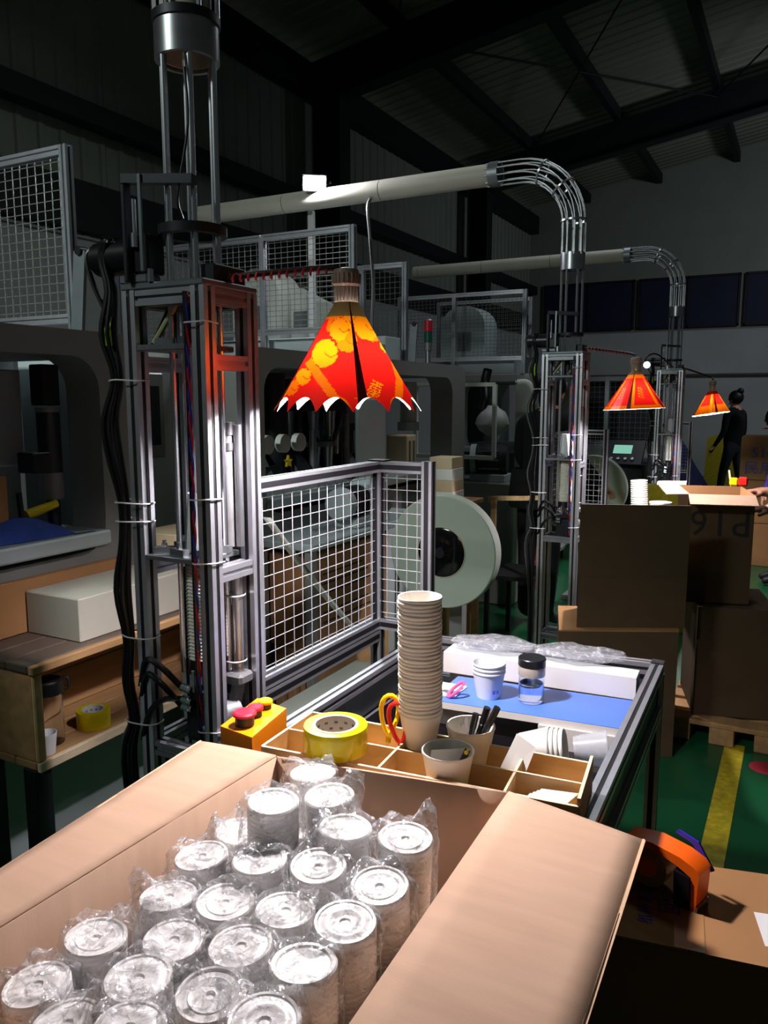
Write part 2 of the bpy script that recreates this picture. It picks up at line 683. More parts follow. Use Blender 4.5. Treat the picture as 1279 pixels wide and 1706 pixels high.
def sheet(pts0, pts1, t, nrm):
    m = MB()
    n = len(pts0)
    nv = Vector(nrm) * t
    vs = [Vector(p) for p in pts0] + [Vector(p) for p in pts1]
    vs += [v - nv for v in vs]
    fs = []
    for i in range(n - 1):
        fs.append((i, i + 1, n + i + 1, n + i))
        fs.append((2 * n + i, 3 * n + i, 3 * n + i + 1, 2 * n + i + 1))
    fs += [(0, n, 3 * n, 2 * n), (n - 1, 3 * n - 1, 4 * n - 1, 2 * n - 1)]
    return m.add(vs, fs)


# ribbed cladding panels of the left wall above the white wall
proto = None
y = -3.0
k = 0
while y < YF - 0.1:
    if proto is None:
        pr = ribbed(5, 1.0, 0.014)
        proto = sheet([(XW + d, yy, WT + 0.02) for yy, d in pr], [(XW + d, yy, EAVE + 0.1) for yy, d in pr], 0.01, (1, 0, 0)).build('cladding_panel', 'clad', wl)
        proto.location.y = y
    else:
        c = proto.copy()
        col.objects.link(c)
        c.location.y = y
    y += 1.003
    k += 1
# dark girts and eave strut on the left wall, columns
for i, (zz, h) in enumerate(((3.72, 0.16), (EAVE - 0.12, 0.34))):
    struct(MB().box(XW + 0.04, XW + 0.2, -3, YF, zz - h / 2, zz + h / 2).build('trim_%d' % (i + 1), 'beam'))
struct(MB().box(XW + 0.002, XW + 0.1, -3, YF, WT + 0.03, WT + 0.42).build('trim_3', 'beam'))
n = 4
for yy in (-1.2, 3.4, 8.0, 12.6):
    m = MB()
    m.box(XW + 0.2, XW + 0.55, yy - 0.006, yy + 0.006, 0, EAVE)
    m.box(XW + 0.2, XW + 0.212, yy - 0.12, yy + 0.12, 0, EAVE)
    m.box(XW + 0.54, XW + 0.552, yy - 0.12, yy + 0.12, 0, EAVE)
    struct(m.build('trim_%d' % n, 'beam'))
    n += 1
# rafters (tapered I-beams), purlins, brace rods
for yy in (-1.2, 3.4, 8.0, 12.6):
    m = MB()
    xe = 10.5
    for (t0, t1) in ((0.0, 0.02), (-0.42, -0.40)):
        m.slab([(XW + 0.2, yy + 0.11, rz(XW + .2) + t1), (XW + 0.2, yy - 0.11, rz(XW + .2) + t1), (xe, yy - 0.11, rz(xe) + t1), (xe, yy + 0.11, rz(xe) + t1)], 0.02)
    m.slab([(XW + 0.2, yy, rz(XW + .2) - .4), (xe, yy, rz(xe) - .4), (xe, yy, rz(xe)), (XW + 0.2, yy, rz(XW + .2))], 0.012)
    struct(m.build('trim_%d' % n, 'beam'))
    n += 1
for xx in (-4.1, -2.75, -1.4, -0.05, 1.3, 2.65, 4.0, 5.35):
    m = MB()
    m.beam((xx, -4, rz(xx) + 0.11), (xx, YF, rz(xx) + 0.11), 0.09, 0.17)
    struct(m.build('trim_%d' % n, 'beam'))
    n += 1
for (y0, y1) in ((3.4, 8.0), (8.0, 12.6)):
    for (a, b) in (((-4.1, y0), (-1.4, y1)), ((-4.1, y1), (-1.4, y0)), ((-1.4, y0), (1.3, y1)), ((-1.4, y1), (1.3, y0))):
        struct(MB().cyl((a[0], a[1], rz(a[0]) - 0.05), (b[0], b[1], rz(b[0]) - 0.05), 0.012, seg=6).build('trim_%d' % n, 'beam'))
        n += 1
# roof: ribbed sheets, one per metre of length
ceil = struct(MB().slab([(XW - .2, -5, rz(XW - .2) + .34), (11, -5, rz(11) + .34), (11, YF + .2, rz(11) + .34), (XW - .2, YF + .2, rz(XW - .2) + .34)], 0.03).build('ceiling', 'clad_r'))
proto = None
y = -5.0
while y < YF - 0.1:
    if proto is None:
        pr = ribbed(5, 1.0, -0.016)
        up = rz(0) + .27
        proto = sheet([(XW - .1, yy, rz(XW - .1) + .27 + d) for yy, d in pr], [(10.9, yy, rz(10.9) + .27 + d) for yy, d in pr], -0.008, (0, 0, 1)).build('roof_sheet', 'clad_r', ceil)
        proto.location.y = y
    else:
        c = proto.copy()
        col.objects.link(c)
        c.location.y = y
    y += 1.003
# far wall: window band with dark blue curtains, dark upper wall
wu = struct(MB().box(XW, 10.7, YF + 0.02, YF + 0.2, WT, rz(10.7), 0.01).build('wall_back_upper', 'clad'))
x = -4.9
i = 1
while x < 5:
    w = MB().box(x, x + 1.75, YF - 0.04, YF + 0.019, WT + 0.05, WT + 1.0).build('window_%d' % i, 'curtain')
    struct(w)
    fm = MB()
    for zz in (WT + 0.05, WT + 0.97):
        fm.box(x - 0.04, x + 1.79, YF - 0.07, YF - 0.041, zz, zz + 0.04)
    for xx in (x - 0.04, x + 0.86, x + 1.75):
        fm.box(xx, xx + 0.04, YF - 0.07, YF - 0.041, WT + 0.05, WT + 1.0)
    fm.build('window_frame', 'darkm', w)
    x += 1.9
    i += 1
struct(MB().cyl((XW, YF - 0.08, 1.95), (10, YF - 0.08, 1.95), 0.025, seg=8).build('trim_%d' % n, 'grey_c'))

# floor marking
fl = MB()
fl.box(-0.215, -0.135, 1.4, 3.6, 0.0005, 0.002, 0.0003)
tag(fl.build('floor_marking', 'line'), 'worn yellow painted line running along the green floor at right', 'floor line')
st = MB().lathe((-0.05, 3.42, 0), [(0.0, 0.002), (0.05, 0.002), (0.06, 0.0005)][::-1], 24).build('floor_sticker', 'sticker')
tag(st, 'small round red sticker on the green floor beside the yellow line', 'sticker')

# ================================================================ cup stacking towers
TW = thing('cup_stacking_tower', (-1.05, 1.19, 0), 'nearest slotted aluminium cup stacking tower, left of the red lamp', 'machine tower', 'cup stacking towers')
PX, PY = (-1.135, -0.968), (1.128, 1.252)
for ix, px in enumerate(PX):
    for iy, py in enumerate(PY):
        p = MB().profile((px, py, 0.02), (px, py, 1.70), 0.0155, 0.0045, 0.006).build('post', 'alu', TW)
        g = MB()
        for (dx, dy) in ((1, 0), (-1, 0), (0, 1), (0, -1)):
            c = Vector((px + dx * 0.0115, py + dy * 0.0115, 0))
            g.beam(c + Vector((0, 0, 0.02)), c + Vector((0, 0, 1.69)), 0.0085 if dy else 0.005, 0.0085 if dx else 0.005, up=(0, 1, 0))
        g.build('slot_strip', 'slot', p)
        MB().cyl((px, py, 0), (px, py, 0.02), 0.022, 0.014).build('levelling_foot', 'black', TW)


def ring_rails(z, name, mt, h=0.014):
    for py in PY:
        MB().profile((PX[0] + 0.016, py, z), (PX[1] - 0.016, py, z), h, 0.004, 0.005).build(name, mt, TW)
    for px in PX:
        MB().profile((px, PY[0] + 0.016, z), (px, PY[1] - 0.016, z), h, 0.004, 0.005).build(name, mt, TW)


ring_rails(0.80, 'rail', 'alu_dull')
ring_rails(0.30, 'rail', 'alu_dull')
ring_rails(1.685, 'rail', 'alu_dull')
for px in PX:
    MB().profile((px, PY[0] + .016, 1.168), (px, PY[1] - .016, 1.168), 0.014, 0.004, 0.005).build('rail', 'alu', TW)
    MB().profile((px, PY[0] + .016, 1.566), (px, PY[1] - .016, 1.566), 0.014, 0.004, 0.005).build('rail', 'alu', TW)
MB().box(-1.152, -0.952, 1.111, 1.269, 1.70, 1.712).build('top_plate', 'plate', TW)
MB().box(-1.1185, -0.9845, 1.111, 1.235, 1.588, 1.600).build('upper_shelf', 'plate', TW)
shf = MB()
shf.box(-1.1185, -0.9845, 1.111, 1.235, 1.190, 1.200)
shf.build('lower_shelf', 'steel', TW)
# clamp blocks with bolts on both shelves
for zt, ps in ((1.200, ((-1.09, 1.135, 0.5), (-1.045, 1.128, -0.1), (-1.10, 1.20, 1.4), (-1.0, 1.20, 0.2), (-1.0, 1.15, 1.0))), (1.600, ((-1.08, 1.15, 0.4), (-1.02, 1.15, 1.3), (-1.03, 1.21, 0.1)))):
    for (bx, by, an) in ps:
        d = Vector((math.cos(an), math.sin(an), 0))
        c = Vector((bx, by, zt))
        cb = MB().beam(c - d * 0.018 + Vector((0, 0, 0.007)), c + d * 0.018 + Vector((0, 0, 0.007)), 0.016, 0.014, up=(0, 0, 1)).build('clamp_block', 'steel', TW)
        MB().cyl(c + Vector((0, 0, 0.014)), c + Vector((0, 0, 0.02)), 0.006, seg=6).cyl(c + Vector((0, 0, 0.02)), c + Vector((0, 0, 0.026)), 0.004).build('bolt', 'chrome', cb)
# guide rods of the cup channel
CX, CY = -1.035, 1.185
for k in range(5):
    a = R(20 + 72 * k)
    x, y = CX + 0.047 * math.cos(a), CY + 0.047 * math.sin(a)
    MB().cyl((x, y, 0.96), (x, y, 1.70), 0.0055, seg=10).build('guide_rod', 'chrome', TW)
# the cup column inside
cc = MB()
prof = [(0.030, 1.318)]
z = 1.20
cc.lathe((CX, CY, 0), [(0.036, 1.202), (0.027, 1.318), (0.024, 1.316), (0.0, 1.312)], 20)
cc.build('standing_cup', 'cupw', TW)
cc = MB()
pr = []
z = 0.985
while z < 1.186:
    pr += [(0.0365, z), (0.0375, z + 0.002), (0.0365, z + 0.004), (0.0345, z + 0.0045), (0.0345, z + 0.0068)]
    z += 0.0072
cc.lathe((CX, CY, 0), [(0.0, 0.985)] + pr + [(0.0, 1.186)], 22)
cc.build('cup_column', 'cup', TW)
MB().cyl((CX, CY, 0.955), (CX, CY, 0.984), 0.038, 0.034, 18).build('lift_cup', 'black', TW)
MB().cyl((CX, CY, 0.80), (CX, CY, 0.955), 0.012).build('lift_rod', 'steel', TW)
mb = MB().box(-1.07, -1.005, 1.155, 1.22, 0.812, 0.90, 0.004).box(-1.055, -1.0, 1.15, 1.2, 0.90, 0.925, 0.003)
mb.build('gripper_block', 'darkm', TW)
MB().box(-1.044, -1.036, 1.146, 1.152, 0.92, 0.965).build('gripper_finger', 'steel', TW)
# pneumatic cylinder at the right and its cap
pc = MB().cyl((-0.995, 1.215, 1.21), (-0.995, 1.215, 1.43), 0.014).build('air_cylinder', 'cast', TW)
MB().cyl((-0.995, 1.215, 1.43), (-0.995, 1.215, 1.455), 0.017).cyl((-0.995, 1.215, 1.40), (-0.995, 1.215, 1.415), 0.0165).build('cylinder_cap', 'chrome', pc)
MB().cyl((-0.975, 1.225, 1.21), (-0.975, 1.225, 1.45), 0.009).build('guide_rod', 'steel', TW)
for (x, y, r) in ((-0.995, 1.205, 0.007), (-0.978, 1.215, 0.0115), (-0.985, 1.225, 0.006)):
    MB().cyl((x, y, 0.955), (x, y, 1.155), r).build('lower_rod', 'steel', TW)
for zz in (0.975, 1.11):
    MB().lathe((-0.985, 1.215, zz), [(0.0215, 0), (0.0225, 0.002), (0.0215, 0.004)], 14, close=True).build('cable_tie', 'tie', TW)
br = MB().box(-1.0, -0.955, 1.19, 1.235, 0.93, 0.955, 0.006)
br.beam((-0.975, 1.21, 0.935), (-0.985, 1.2, 0.87), 0.02, 0.018)
br.build('cast_bracket', 'cast', TW)
mo = MB().cyl((-0.99, 1.155, 0.875), (-0.975, 1.20, 0.875), 0.026, seg=20).build('gear_motor', 'cast', TW)
MB().cyl((-0.9905, 1.1535, 0.875), (-0.992, 1.149, 0.875), 0.014).cyl((-0.992, 1.149, 0.875), (-0.9925, 1.147, 0.875), 0.006).build('motor_cap', 'chrome', mo)
MB().box(-1.02, -0.98, 1.13, 1.19, 0.815, 0.855, 0.004).build('motor_bracket', 'darkm', TW)
# hoses from the left bundle into the gripper, with silver fittings
for (zz, z2) in ((0.985, 0.93), (0.955, 0.89), (0.87, 0.905)):
    pth = smooth_path([(-1.152, 1.118, zz - 0.06), (-1.125, 1.108, zz), (-1.09, 1.11, (zz + z2) / 2 + 0.02), (-1.065, 1.14, z2)], 5)
    h = MB().tube(pth, 0.0062).build('air_hose', 'rubber', TW)
    e = pth[-1]
    MB().cyl(e, e + Vector((0.014, 0.004, -0.004)), 0.0085, seg=8).cyl(e + Vector((0.014, 0.004, -0.004)), e + Vector((0.02, 0.005, -0.005)), 0.0065, seg=8).build('hose_fitting', 'chrome', h)
# black cable bundle down the left-front post
for k, (dx, dy, r, mt) in enumerate(((0.0, 0.0, 0.0068, 'rubber'), (-0.011, 0.006, 0.0062, 'rubber'), (-0.006, -0.010, 0.006, 'rubber'), (-0.018, 0.0, 0.0045, 'grey_c'), (0.004, -0.012, 0.0042, 'black'))):
    pts = []
    for (bx, zz) in ((-1.175, 1.80), (-1.185, 1.76), (-1.172, 1.70), (-1.178, 1.62), (-1.166, 1.54), (-1.183, 1.46), (-1.176, 1.39), (-1.164, 1.30), (-1.166, 1.22), (-1.172, 1.12), (-1.168, 1.02), (-1.176, 0.93), (-1.162, 0.85), (-1.175, 0.76), (-1.165, 0.5), (-1.165, 0.06)):
        sp = 1.9 if zz in (1.62, 1.46, 1.39, 1.12, 0.76) else 1.0
        pts.append((bx + dx * sp - 0.004, 1.118 + dy * sp, zz))
    MB().tube(smooth_path(pts, 4), r).build('cable', mt, TW)
MB().tube([(-1.178, 1.105, 1.655), (-1.182, 1.104, 1.63), (-1.18, 1.104, 1.60)], 0.006).build('earth_cable', 'yg_w', TW)
for zz in (1.535, 1.30, 1.262, 1.03, 0.85):
    pts = []
    for (x, y) in ((-1.19, 1.12), (-1.185, 1.104), (-1.16, 1.098), (-1.118, 1.109), (-1.116, 1.14), (-1.15, 1.146), (-1.185, 1.136)):
        pts.append((x, y, zz + rnd.uniform(-0.002, 0.002)))
    MB().tube(smooth_path(pts + pts[:1], 3), 0.0016, 6).build('cable_tie', 'tie', TW)
# red and blue twisted pair down the right-front post
for ph, mt in ((0, 'red_w'), (math.pi, 'blue_w')):
    pts = []
    for i in range(150):
        zz = 1.69 - i * 0.0058
        a = i * 0.42 + ph
        pts.append((-0.989 + 0.002 * math.cos(a), 1.109 + 0.002 * math.sin(a), zz))
    MB().tube(pts, 0.0019, 5).build('signal_wire', mt, TW)
MB().tube([(-0.992, 1.108, 1.69), (-0.993, 1.109, 1.3), (-0.992, 1.108, 0.83)], 0.0045, 6).build('cable', 'black', TW)
for zz in (1.635, 1.315, 1.195, 0.865):
    pts = [(-0.996, 1.108, zz), (-0.985, 1.101, zz), (-0.965, 1.107, zz + 0.001), (-0.949, 1.113, zz + 0.002), (-0.95, 1.146, zz)]
    MB().tube(smooth_path(pts, 3), 0.0015, 6).build('cable_tie', 'tie', TW)
# inside of the upper bay
MB().cyl((-1.04, 1.19, 1.60), (-1.04, 1.19, 1.70), 0.02).build('valve_body', 'darkm', TW)
MB().tube(smooth_path([(-1.05, 1.15, 1.69), (-1.085, 1.15, 1.64), (-1.11, 1.15, 1.602)], 5), 0.006).build('air_hose', 'rubber', TW)
MB().tube(smooth_path([(-1.035, 1.145, 1.69), (-1.07, 1.145, 1.645), (-1.10, 1.14, 1.604)], 5), 0.0055).build('pale_hose', 'olive_c', TW)
MB().tube(smooth_path([(-1.03, 1.145, 1.69), (-1.015, 1.14, 1.65), (-1.012, 1.14, 1.602)], 5), 0.005).build('air_hose', 'rubber', TW)
MB().tube([(-0.994, 1.16, 1.69), (-0.992, 1.16, 1.60)], 0.003, 6).build('signal_wire', 'red_w', TW)
MB().box(-1.02, -0.995, 1.13, 1.16, 1.655, 1.683).build('sensor_box', 'black', TW)
# on top: motor, brackets
mt_ = MB().box(-1.155, -1.085, 1.112, 1.15, 1.712, 1.728, 0.003).build('mounting_plate', 'plate', TW)
MB().cyl((-1.225, 1.135, 1.765), (-1.12, 1.135, 1.765), 0.032, seg=18).box(-1.12, -1.08, 1.112, 1.158, 1.729, 1.80, 0.004).build('drive_motor', 'black', TW)
MB().tube(smooth_path([(-1.222, 1.12, 1.785), (-1.236, 1.112, 1.77), (-1.222, 1.11, 1.72), (-1.19, 1.112, 1.66)], 5), 0.005).build('motor_cable', 'rubber', TW)
MB().beam((-1.125, 1.105, 1.895), (-0.985, 1.135, 1.885), 0.02, 0.016, up=(0, 0, 1)).build('cross_arm', 'darkm', TW)
MB().box(-1.128, -1.118, 1.098, 1.116, 1.713, 1.888).build('side_plate', 'darkm', TW)
MB().box(-1.088, -1.08, 1.1, 1.104, 1.73, 1.90).build('side_plate', 'plate', TW)
MB().cyl((-1.108, 1.11, 1.80), (-1.108, 1.11, 1.86), 0.004).cyl((-1.108, 1.11, 1.775), (-1.108, 1.11, 1.80), 0.008).build('piston', 'chrome', TW)
MB().cyl((-1.075, 1.112, 1.712), (-1.075, 1.112, 1.735), 0.006, seg=6).build('bolt', 'chrome', TW)
MB().box(-1.0, -0.965, 1.16, 1.25, 1.7125, 1.745, 0.003).build('terminal_box', 'darkm', TW)

# --- cup chute: rod cage standing on the tower
CH = thing('cup_chute', (CX, CY, 1.712), 'tall chrome rod cup chute standing on the nearest tower', 'chute', 'cup chutes')
for k in range(6):
    a = R(15 + 60 * k)
    x, y = CX + 0.05 * math.cos(a), CY + 0.05 * math.sin(a)
    MB().cyl((x, y, 1.713), (x, y, 2.12), 0.0058, seg=10).build('rod', 'chrome', CH)


def ring(z0, z1, r0, r1, name, mt, par=CH, c=(CX, CY)):
    return MB().lathe((c[0], c[1], 0), [(r0, z0), (r1, z0), (r1, z1), (r0, z1)], 28, close=True).build(name, mt, par)


ring(1.80, 1.817, 0.045, 0.063, 'lower_ring', 'darkm')
ring(2.105, 2.165, 0.050, 0.058, 'clamp_ring', 'steel')
ring(2.165, 2.18, 0.048, 0.061, 'clamp_ring', 'darkm')
MB().lathe((CX, CY, 0), [(0.046, 2.11), (0.046, 2.75), (0.043, 2.75), (0.043, 2.11)], 24, close=True).build('inner_pipe', 'pipe', CH)
for k in range(6):
    a = R(35 + 60 * k)
    x, y = CX + 0.056 * math.cos(a), CY + 0.056 * math.sin(a)
    MB().cyl((x, y, 2.18), (x, y, 2.75), 0.0045, seg=8).build('rod', 'chrome', CH)
MB().tube(smooth_path([(CX + 0.03, CY - 0.045, 2.10), (CX + 0.04, CY - 0.05, 1.98), (CX + 0.02, CY - 0.06, 1.86), (CX + 0.025, CY - 0.055, 1.82)], 5), 0.0025, 6).build('air_line', 'black', CH)

T2 = Vector((0.0, 2.69, 0.015))
T3 = Vector((0.07, 5.62, 0.03))
TWB = again(TW, T2, 'second cup stacking tower, right of the person in black')
TWB.scale = (1, 1, 1.008)
TWB.location.z = 0
TWC = again(TW, T3, 'farthest slim cup stacking tower, behind the middle red lamp')
TWC.scale = (1, 1, 1.015)
TWC.location.z = 0


def chute_bend(dx, T, zt, lab, xend):
    """chute of the towers further back: short cage, steel collar, bent wire cage and a long white pipe"""
    c = Vector((CX, CY, 0)) + T
    z0 = 1.712 * (1.008 if dx == 0 else 1.015) + 0.002
    t = thing('cup_chute', (c.x, c.y, z0), lab, 'chute', 'cup chutes')
    zc = 2.13 if dx == 0 else 2.17
    for k in range(6):
        a = R(15 + 60 * k)
        x, y = c.x + 0.05 * math.cos(a), c.y + 0.05 * math.sin(a)
        MB().cyl((x, y, z0), (x, y, zc), 0.0058, seg=8).build('rod', 'chrome', t)
    ring(1.80, 1.815, 0.045, 0.063, 'lower_ring', 'darkm', t, (c.x, c.y))
    ring(zc - 0.02, zc + 0.06, 0.05, 0.058, 'clamp_ring', 'steel', t, (c.x, c.y))
    rb = 0.27
    zb = zt - rb
    for k in range(10):
        a = R(36 * k)
        ox, oy = 0.055 * math.cos(a), 0.055 * math.sin(a)
        pts = [(c.x + ox, c.y + oy, zc + 0.05)]
        for q in arc((c.x - rb, c.y + oy, zb), rb + ox, 0, 90, 10, (1, 0, 0), (0, 0, 1)):
            pts.append(q)
        pts.append((c.x - rb - 0.17, c.y + oy, zb + rb + ox))
        MB().tube(pts, 0.004, 6).build('rod', 'wire', t)
    for an in (2, 38, 66):
        cc_ = Vector((c.x - rb + rb * math.cos(R(an)), c.y, zb + rb * math.sin(R(an))))
        tan = Vector((-math.sin(R(an)), 0, math.cos(R(an))))
        m_ = MB()
        m_.lathe(cc_, [(0.058, -0.004), (0.064, -0.004), (0.064, 0.004), (0.058, 0.004)], 20, close=True, axis=tan)
        m_.build('hoop', 'steel', t)
    m_ = MB()
    m_.lathe((c.x - rb - 0.13, c.y, zt), [(0.05, -0.025), (0.06, -0.025), (0.06, 0.025), (0.05, 0.025)], 20, close=True, axis=(1, 0, 0))
    m_.build('pipe_collar', 'alu_dull', t)
    L = xend - (c.x - rb - 0.15)
    x = c.x - rb - 0.15
    while x > xend:
        x2 = max(xend, x - 0.62)
        MB().cyl((x, c.y, zt), (x2 + 0.004, c.y, zt), 0.053, seg=24).build('pipe', 'pipe', t)
        x = x2
    return t


CB = chute_bend(0, T2, 2.60, 'bent wire cage chute leading into the long white pipe over the second tower', -3.34)
CC = chute_bend(1, T3, 2.66, 'farther bent wire cage chute with its pipe, over the third tower', -3.3)

# ================================================================ work lamps
RED, ORG, YEL, OLV = lin((228, 28, 20)), lin((244, 108, 8)), lin((246, 138, 10)), lin((104, 84, 48))
DRK = lin((90, 12, 12))


def print_nearest(t, v):
    """flat print of the paper: t angle from the middle of the front, v 0 top to 1 hem"""
    w = 32 + 93 * v
    tt = ((t + math.pi / 2) % math.pi) - math.pi / 2     # the same sheet again on the back
    x, y = 572 + w * math.sin(tt), 505 + 185 * v
    if v < 0.135:
        return OLV
    blobs = [(557, 552, 20, YEL), (572, 572, 20, ORG), (532, 592, 24, YEL), (612, 545, 26, YEL), (497, 630, 14, YEL), (478, 648, 13, ORG), (545, 545, 15, ORG), (578, 540, 17, YEL), (645, 578, 11, YEL), (625, 560, 13, ORG)]
    for (bx, by, r, c) in blobs:
        d = math.hypot(x - bx, y - by)
        if d < r:
            if r - 1.6 < d and (x * .7 + y * 2.3) % 19 < 12:
                return RED if (x + 2 * y) % 31 < 15 else ORG
            if abs(math.hypot(x - bx - r * .5, y - by + r * .3) - r * .55) < 1.0 and y > by - r * .1:
                return lin((214, 80, 10))
            return c
    if y < 534:
        return ORG

    def band(ax, ay, bx, by, h):
        dx, dy = bx - ax, by - ay
        L = math.hypot(dx, dy)
        s = ((x - ax) * dx + (y - ay) * dy) / L
        q = abs((x - ax) * dy - (y - ay) * dx) / L
        return 0 <= s <= L and q < h, s
    for (a, h) in (((503, 603, 572, 690), 7.5), ((657, 600, 662, 640), 6), ((661, 636, 650, 690), 7), ((470, 640, 452, 690), 6)):
        ok, s = band(*a, h)
        if ok:
            return lin((206, 120, 16)) if int(s) % 23 == 9 else ORG
    gx, gy = (x - 617) * 0.9 + (y - 652) * 0.42, (y - 652) * 0.9 - (x - 617) * 0.42   # paired-character emblem, stood on its corner
    if abs(gx) < 11 and abs(gy) < 15:
        hx = abs(gx)
        if (abs(gy + 13) < 1.1 and hx < 9) or (hx < 1.0) or (abs(hx - 5) < 1.0 and gy < -6) or (abs(gy + 8) < 1.0 and hx < 10) or \
           (1.5 < hx < 9 and (abs(gy + 3.5) < 0.9 or abs(gy - 1) < 0.9)) or (abs(hx - 8) < 1 and -4 < gy < 1) or \
           (abs(gy - 4.5) < 1 and hx < 11) or (1.5 < hx < 9 and (abs(gy - 8) < 0.9 or abs(gy - 13) < 0.9)) or (abs(hx - 8) < 1 and 8 < gy < 13):
            return YEL
    d = math.hypot(x - 588, y - 666)
    if 1.8 < d < 3.2:
        return YEL
    return RED


def print_middle(t, v):
    if v < 0.12:
        return OLV
    s = (t / 0.5 + 0.35) % 2.2
    if v > 0.9 or s < 0.34:
        return ORG
    if v < 0.2:
        return ORG
    if abs(s - 1.0) < 0.3 and 0.45 < v < 0.75 and (int(s * 26) + int(v * 40)) % 3 == 0:
        return ORG
    return RED


def print_far(t, v):
    if v < 0.24:
        return OLV if v < 0.12 else DRK
    s = (t / 0.55 + 0.2) % 2.0
    if s < 0.5 or v > 0.66:
        return YEL if s < 0.3 else ORG
    return RED


def lamp(loc, ztop, zbot, r0, r1, prt, lab, scal, seams, arm0, tilt=0.0, nu=150, nv=54, facets=0, fold=0.0):
    """pendant work lamp: arm, socket, bulb and a paper shade. loc = apex of the arm above the lamp"""
    x, y, z = loc
    t = thing('pendant_lamp', (x, y, ztop), lab, 'lamp', 'paper shade work lamps')
    face = math.atan2(-y, -x)
    H = ztop - zbot

    def fn(u, v):
        a = face + (u - 0.5) * 2 * math.pi
        hem = 1.0
        if scal and v > 0.85:
            s = (u * scal + 0.35) % 1.0
            hem = 1.0 - (v - 0.85) / 0.15 * 0.145 * (math.sin(math.pi * s) ** 0.7)
        vv = v * hem
        r = r0 + (r1 - r0) * vv * (0.93 + 0.07 * vv)
        if facets:
            q = (u * facets) % 1.0 - 0.5
            r *= 1 - fold + fold * abs(q) * 2
        r *= 1 - 0.018 * vv * math.cos(2 * (a - face) + 0.8)
        zz = ztop - H * vv + tilt * r * math.cos(a - face - 1.2)
        return (x + r * math.cos(a), y + r * math.sin(a), zz)
    mbd = MB().grid(nu, nv, fn, flip=True)
    sh = mbd.build('lamp_shade', 'shade', t, flat=False)
    at_ = sh.data.color_attributes.new('print', 'FLOAT_COLOR', 'CORNER')
    li = 0
    buf = [0.0] * (4 * len(sh.data.loops))
    for j in range(nv):
        for i in range(nu):
            c = prt((i + 0.5 - nu / 2) / nu * 2 * math.pi, (j + 0.5) / nv)
            for q in range(4):
                buf[li:li + 4] = c
                li += 4
    at_.data.foreach_set('color', buf)
    # glued seams: a doubled strip of paper
    for u0 in seams:
        s = MB()

        def sf(u, v, u0=u0):
            p = Vector(fn(u0 + (u - 0.5) * (0.012 + 0.012 * v), v))
            c = Vector((x, y, p.z))
            return p + (p - c).normalized() * 0.0012
        s.grid(2, 12, sf)
        s.build('seam', mat_seam, sh)
    so = MB()
    rs = 0.021
    so.lathe((x, y, 0), [(0.0, ztop - 0.012), (rs * 0.95, ztop - 0.012), (rs, ztop), (rs, ztop + 0.028), (rs * 1.2, ztop + 0.032), (rs * 1.2, ztop + 0.05), (rs * 1.05, ztop + 0.058), (0.006, ztop + 0.062), (0, ztop + 0.062)], 20)
    for k in range(20):
        a = 2 * math.pi * k / 20
        so.beam((x + rs * 1.2 * math.cos(a), y + rs * 1.2 * math.sin(a), ztop + 0.033), (x + rs * 1.2 * math.cos(a), y + rs * 1.2 * math.sin(a), ztop + 0.05), 0.002)
        so.beam((x + rs * math.cos(a), y + rs * math.sin(a), ztop + 0.002), (x + rs * math.cos(a), y + rs * math.sin(a), ztop + 0.026), 0.0018)
    so.build('socket', 'socket', t)
    zb = zbot + H * 0.45
    MB().lathe((x, y, 0), [(0, zb - 0.032), (0.012, zb - 0.030), (0.024, zb - 0.020), (0.03, zb - 0.004), (0.029, zb + 0.01), (0.022, zb + 0.024)], 18).build('bulb', 'bulb', t)
    MB().lathe((x, y, 0), [(0.022, zb + 0.024), (0.02, zb + 0.035), (0.014, ztop - 0.012)], 16).build('bulb_base', 'white_p', t)
    a0 = Vector(arm0)
    top = Vector((x, y, ztop + 0.06))
    pth = smooth_path([a0, a0.lerp(Vector((x, y, z)), 0.5) + Vector((0, 0, 0.002)), Vector((x, y, z)) + (a0 - Vector((x, y, z))).normalized() * 0.025, Vector((x, y, z - 0.012)), top], 6)
    arm = MB().tube(pth, 0.0055).build('arm', 'black', t)
    pts = []
    for i in range(90):
        f = i / 89
        p = a0.lerp(Vector((x, y, z)), f * 0.85)
        pts.append(p + Vector((0, 0.007 * math.sin(i * 0.9), 0.007 * math.cos(i * 0.9) - 0.002)))
    MB().tube(pts, 0.002, 5).build('lamp_wire', 'red_w', arm)
    return t


mat_seam = mat('doubled_red_paper', (110, 22, 14), 0.6, 0, 0.1)
lamp((-0.748, 1.262, 1.735), 1.672, 1.474, 0.0215, 0.137, print_nearest, 'largest red and orange paper lampshade with scalloped hem, above the tape roll', 13, (0.535, 0.79, 0.05, 0.29), (-0.957, 1.19, 1.722), nu=240, nv=90)
lamp((-0.70, 3.775, 1.70), 1.628, 1.452, 0.0215, 0.137, print_middle, 'middle red paper lampshade with orange edges, hanging by the second tower', 0, (0.47, 0.7, 0.95, 0.22), (-0.955, 3.86, 1.742), tilt=0.05, facets=4, fold=0.10)
lamp((-0.63, 6.44, 1.655), 1.575, 1.385, 0.0215, 0.145, print_far, 'farthest orange paper lampshade, hanging tilted in front of the white far wall', 0, (0.55, 0.33), (-0.89, 6.85, 1.745), tilt=0.16, facets=6, fold=0.16)

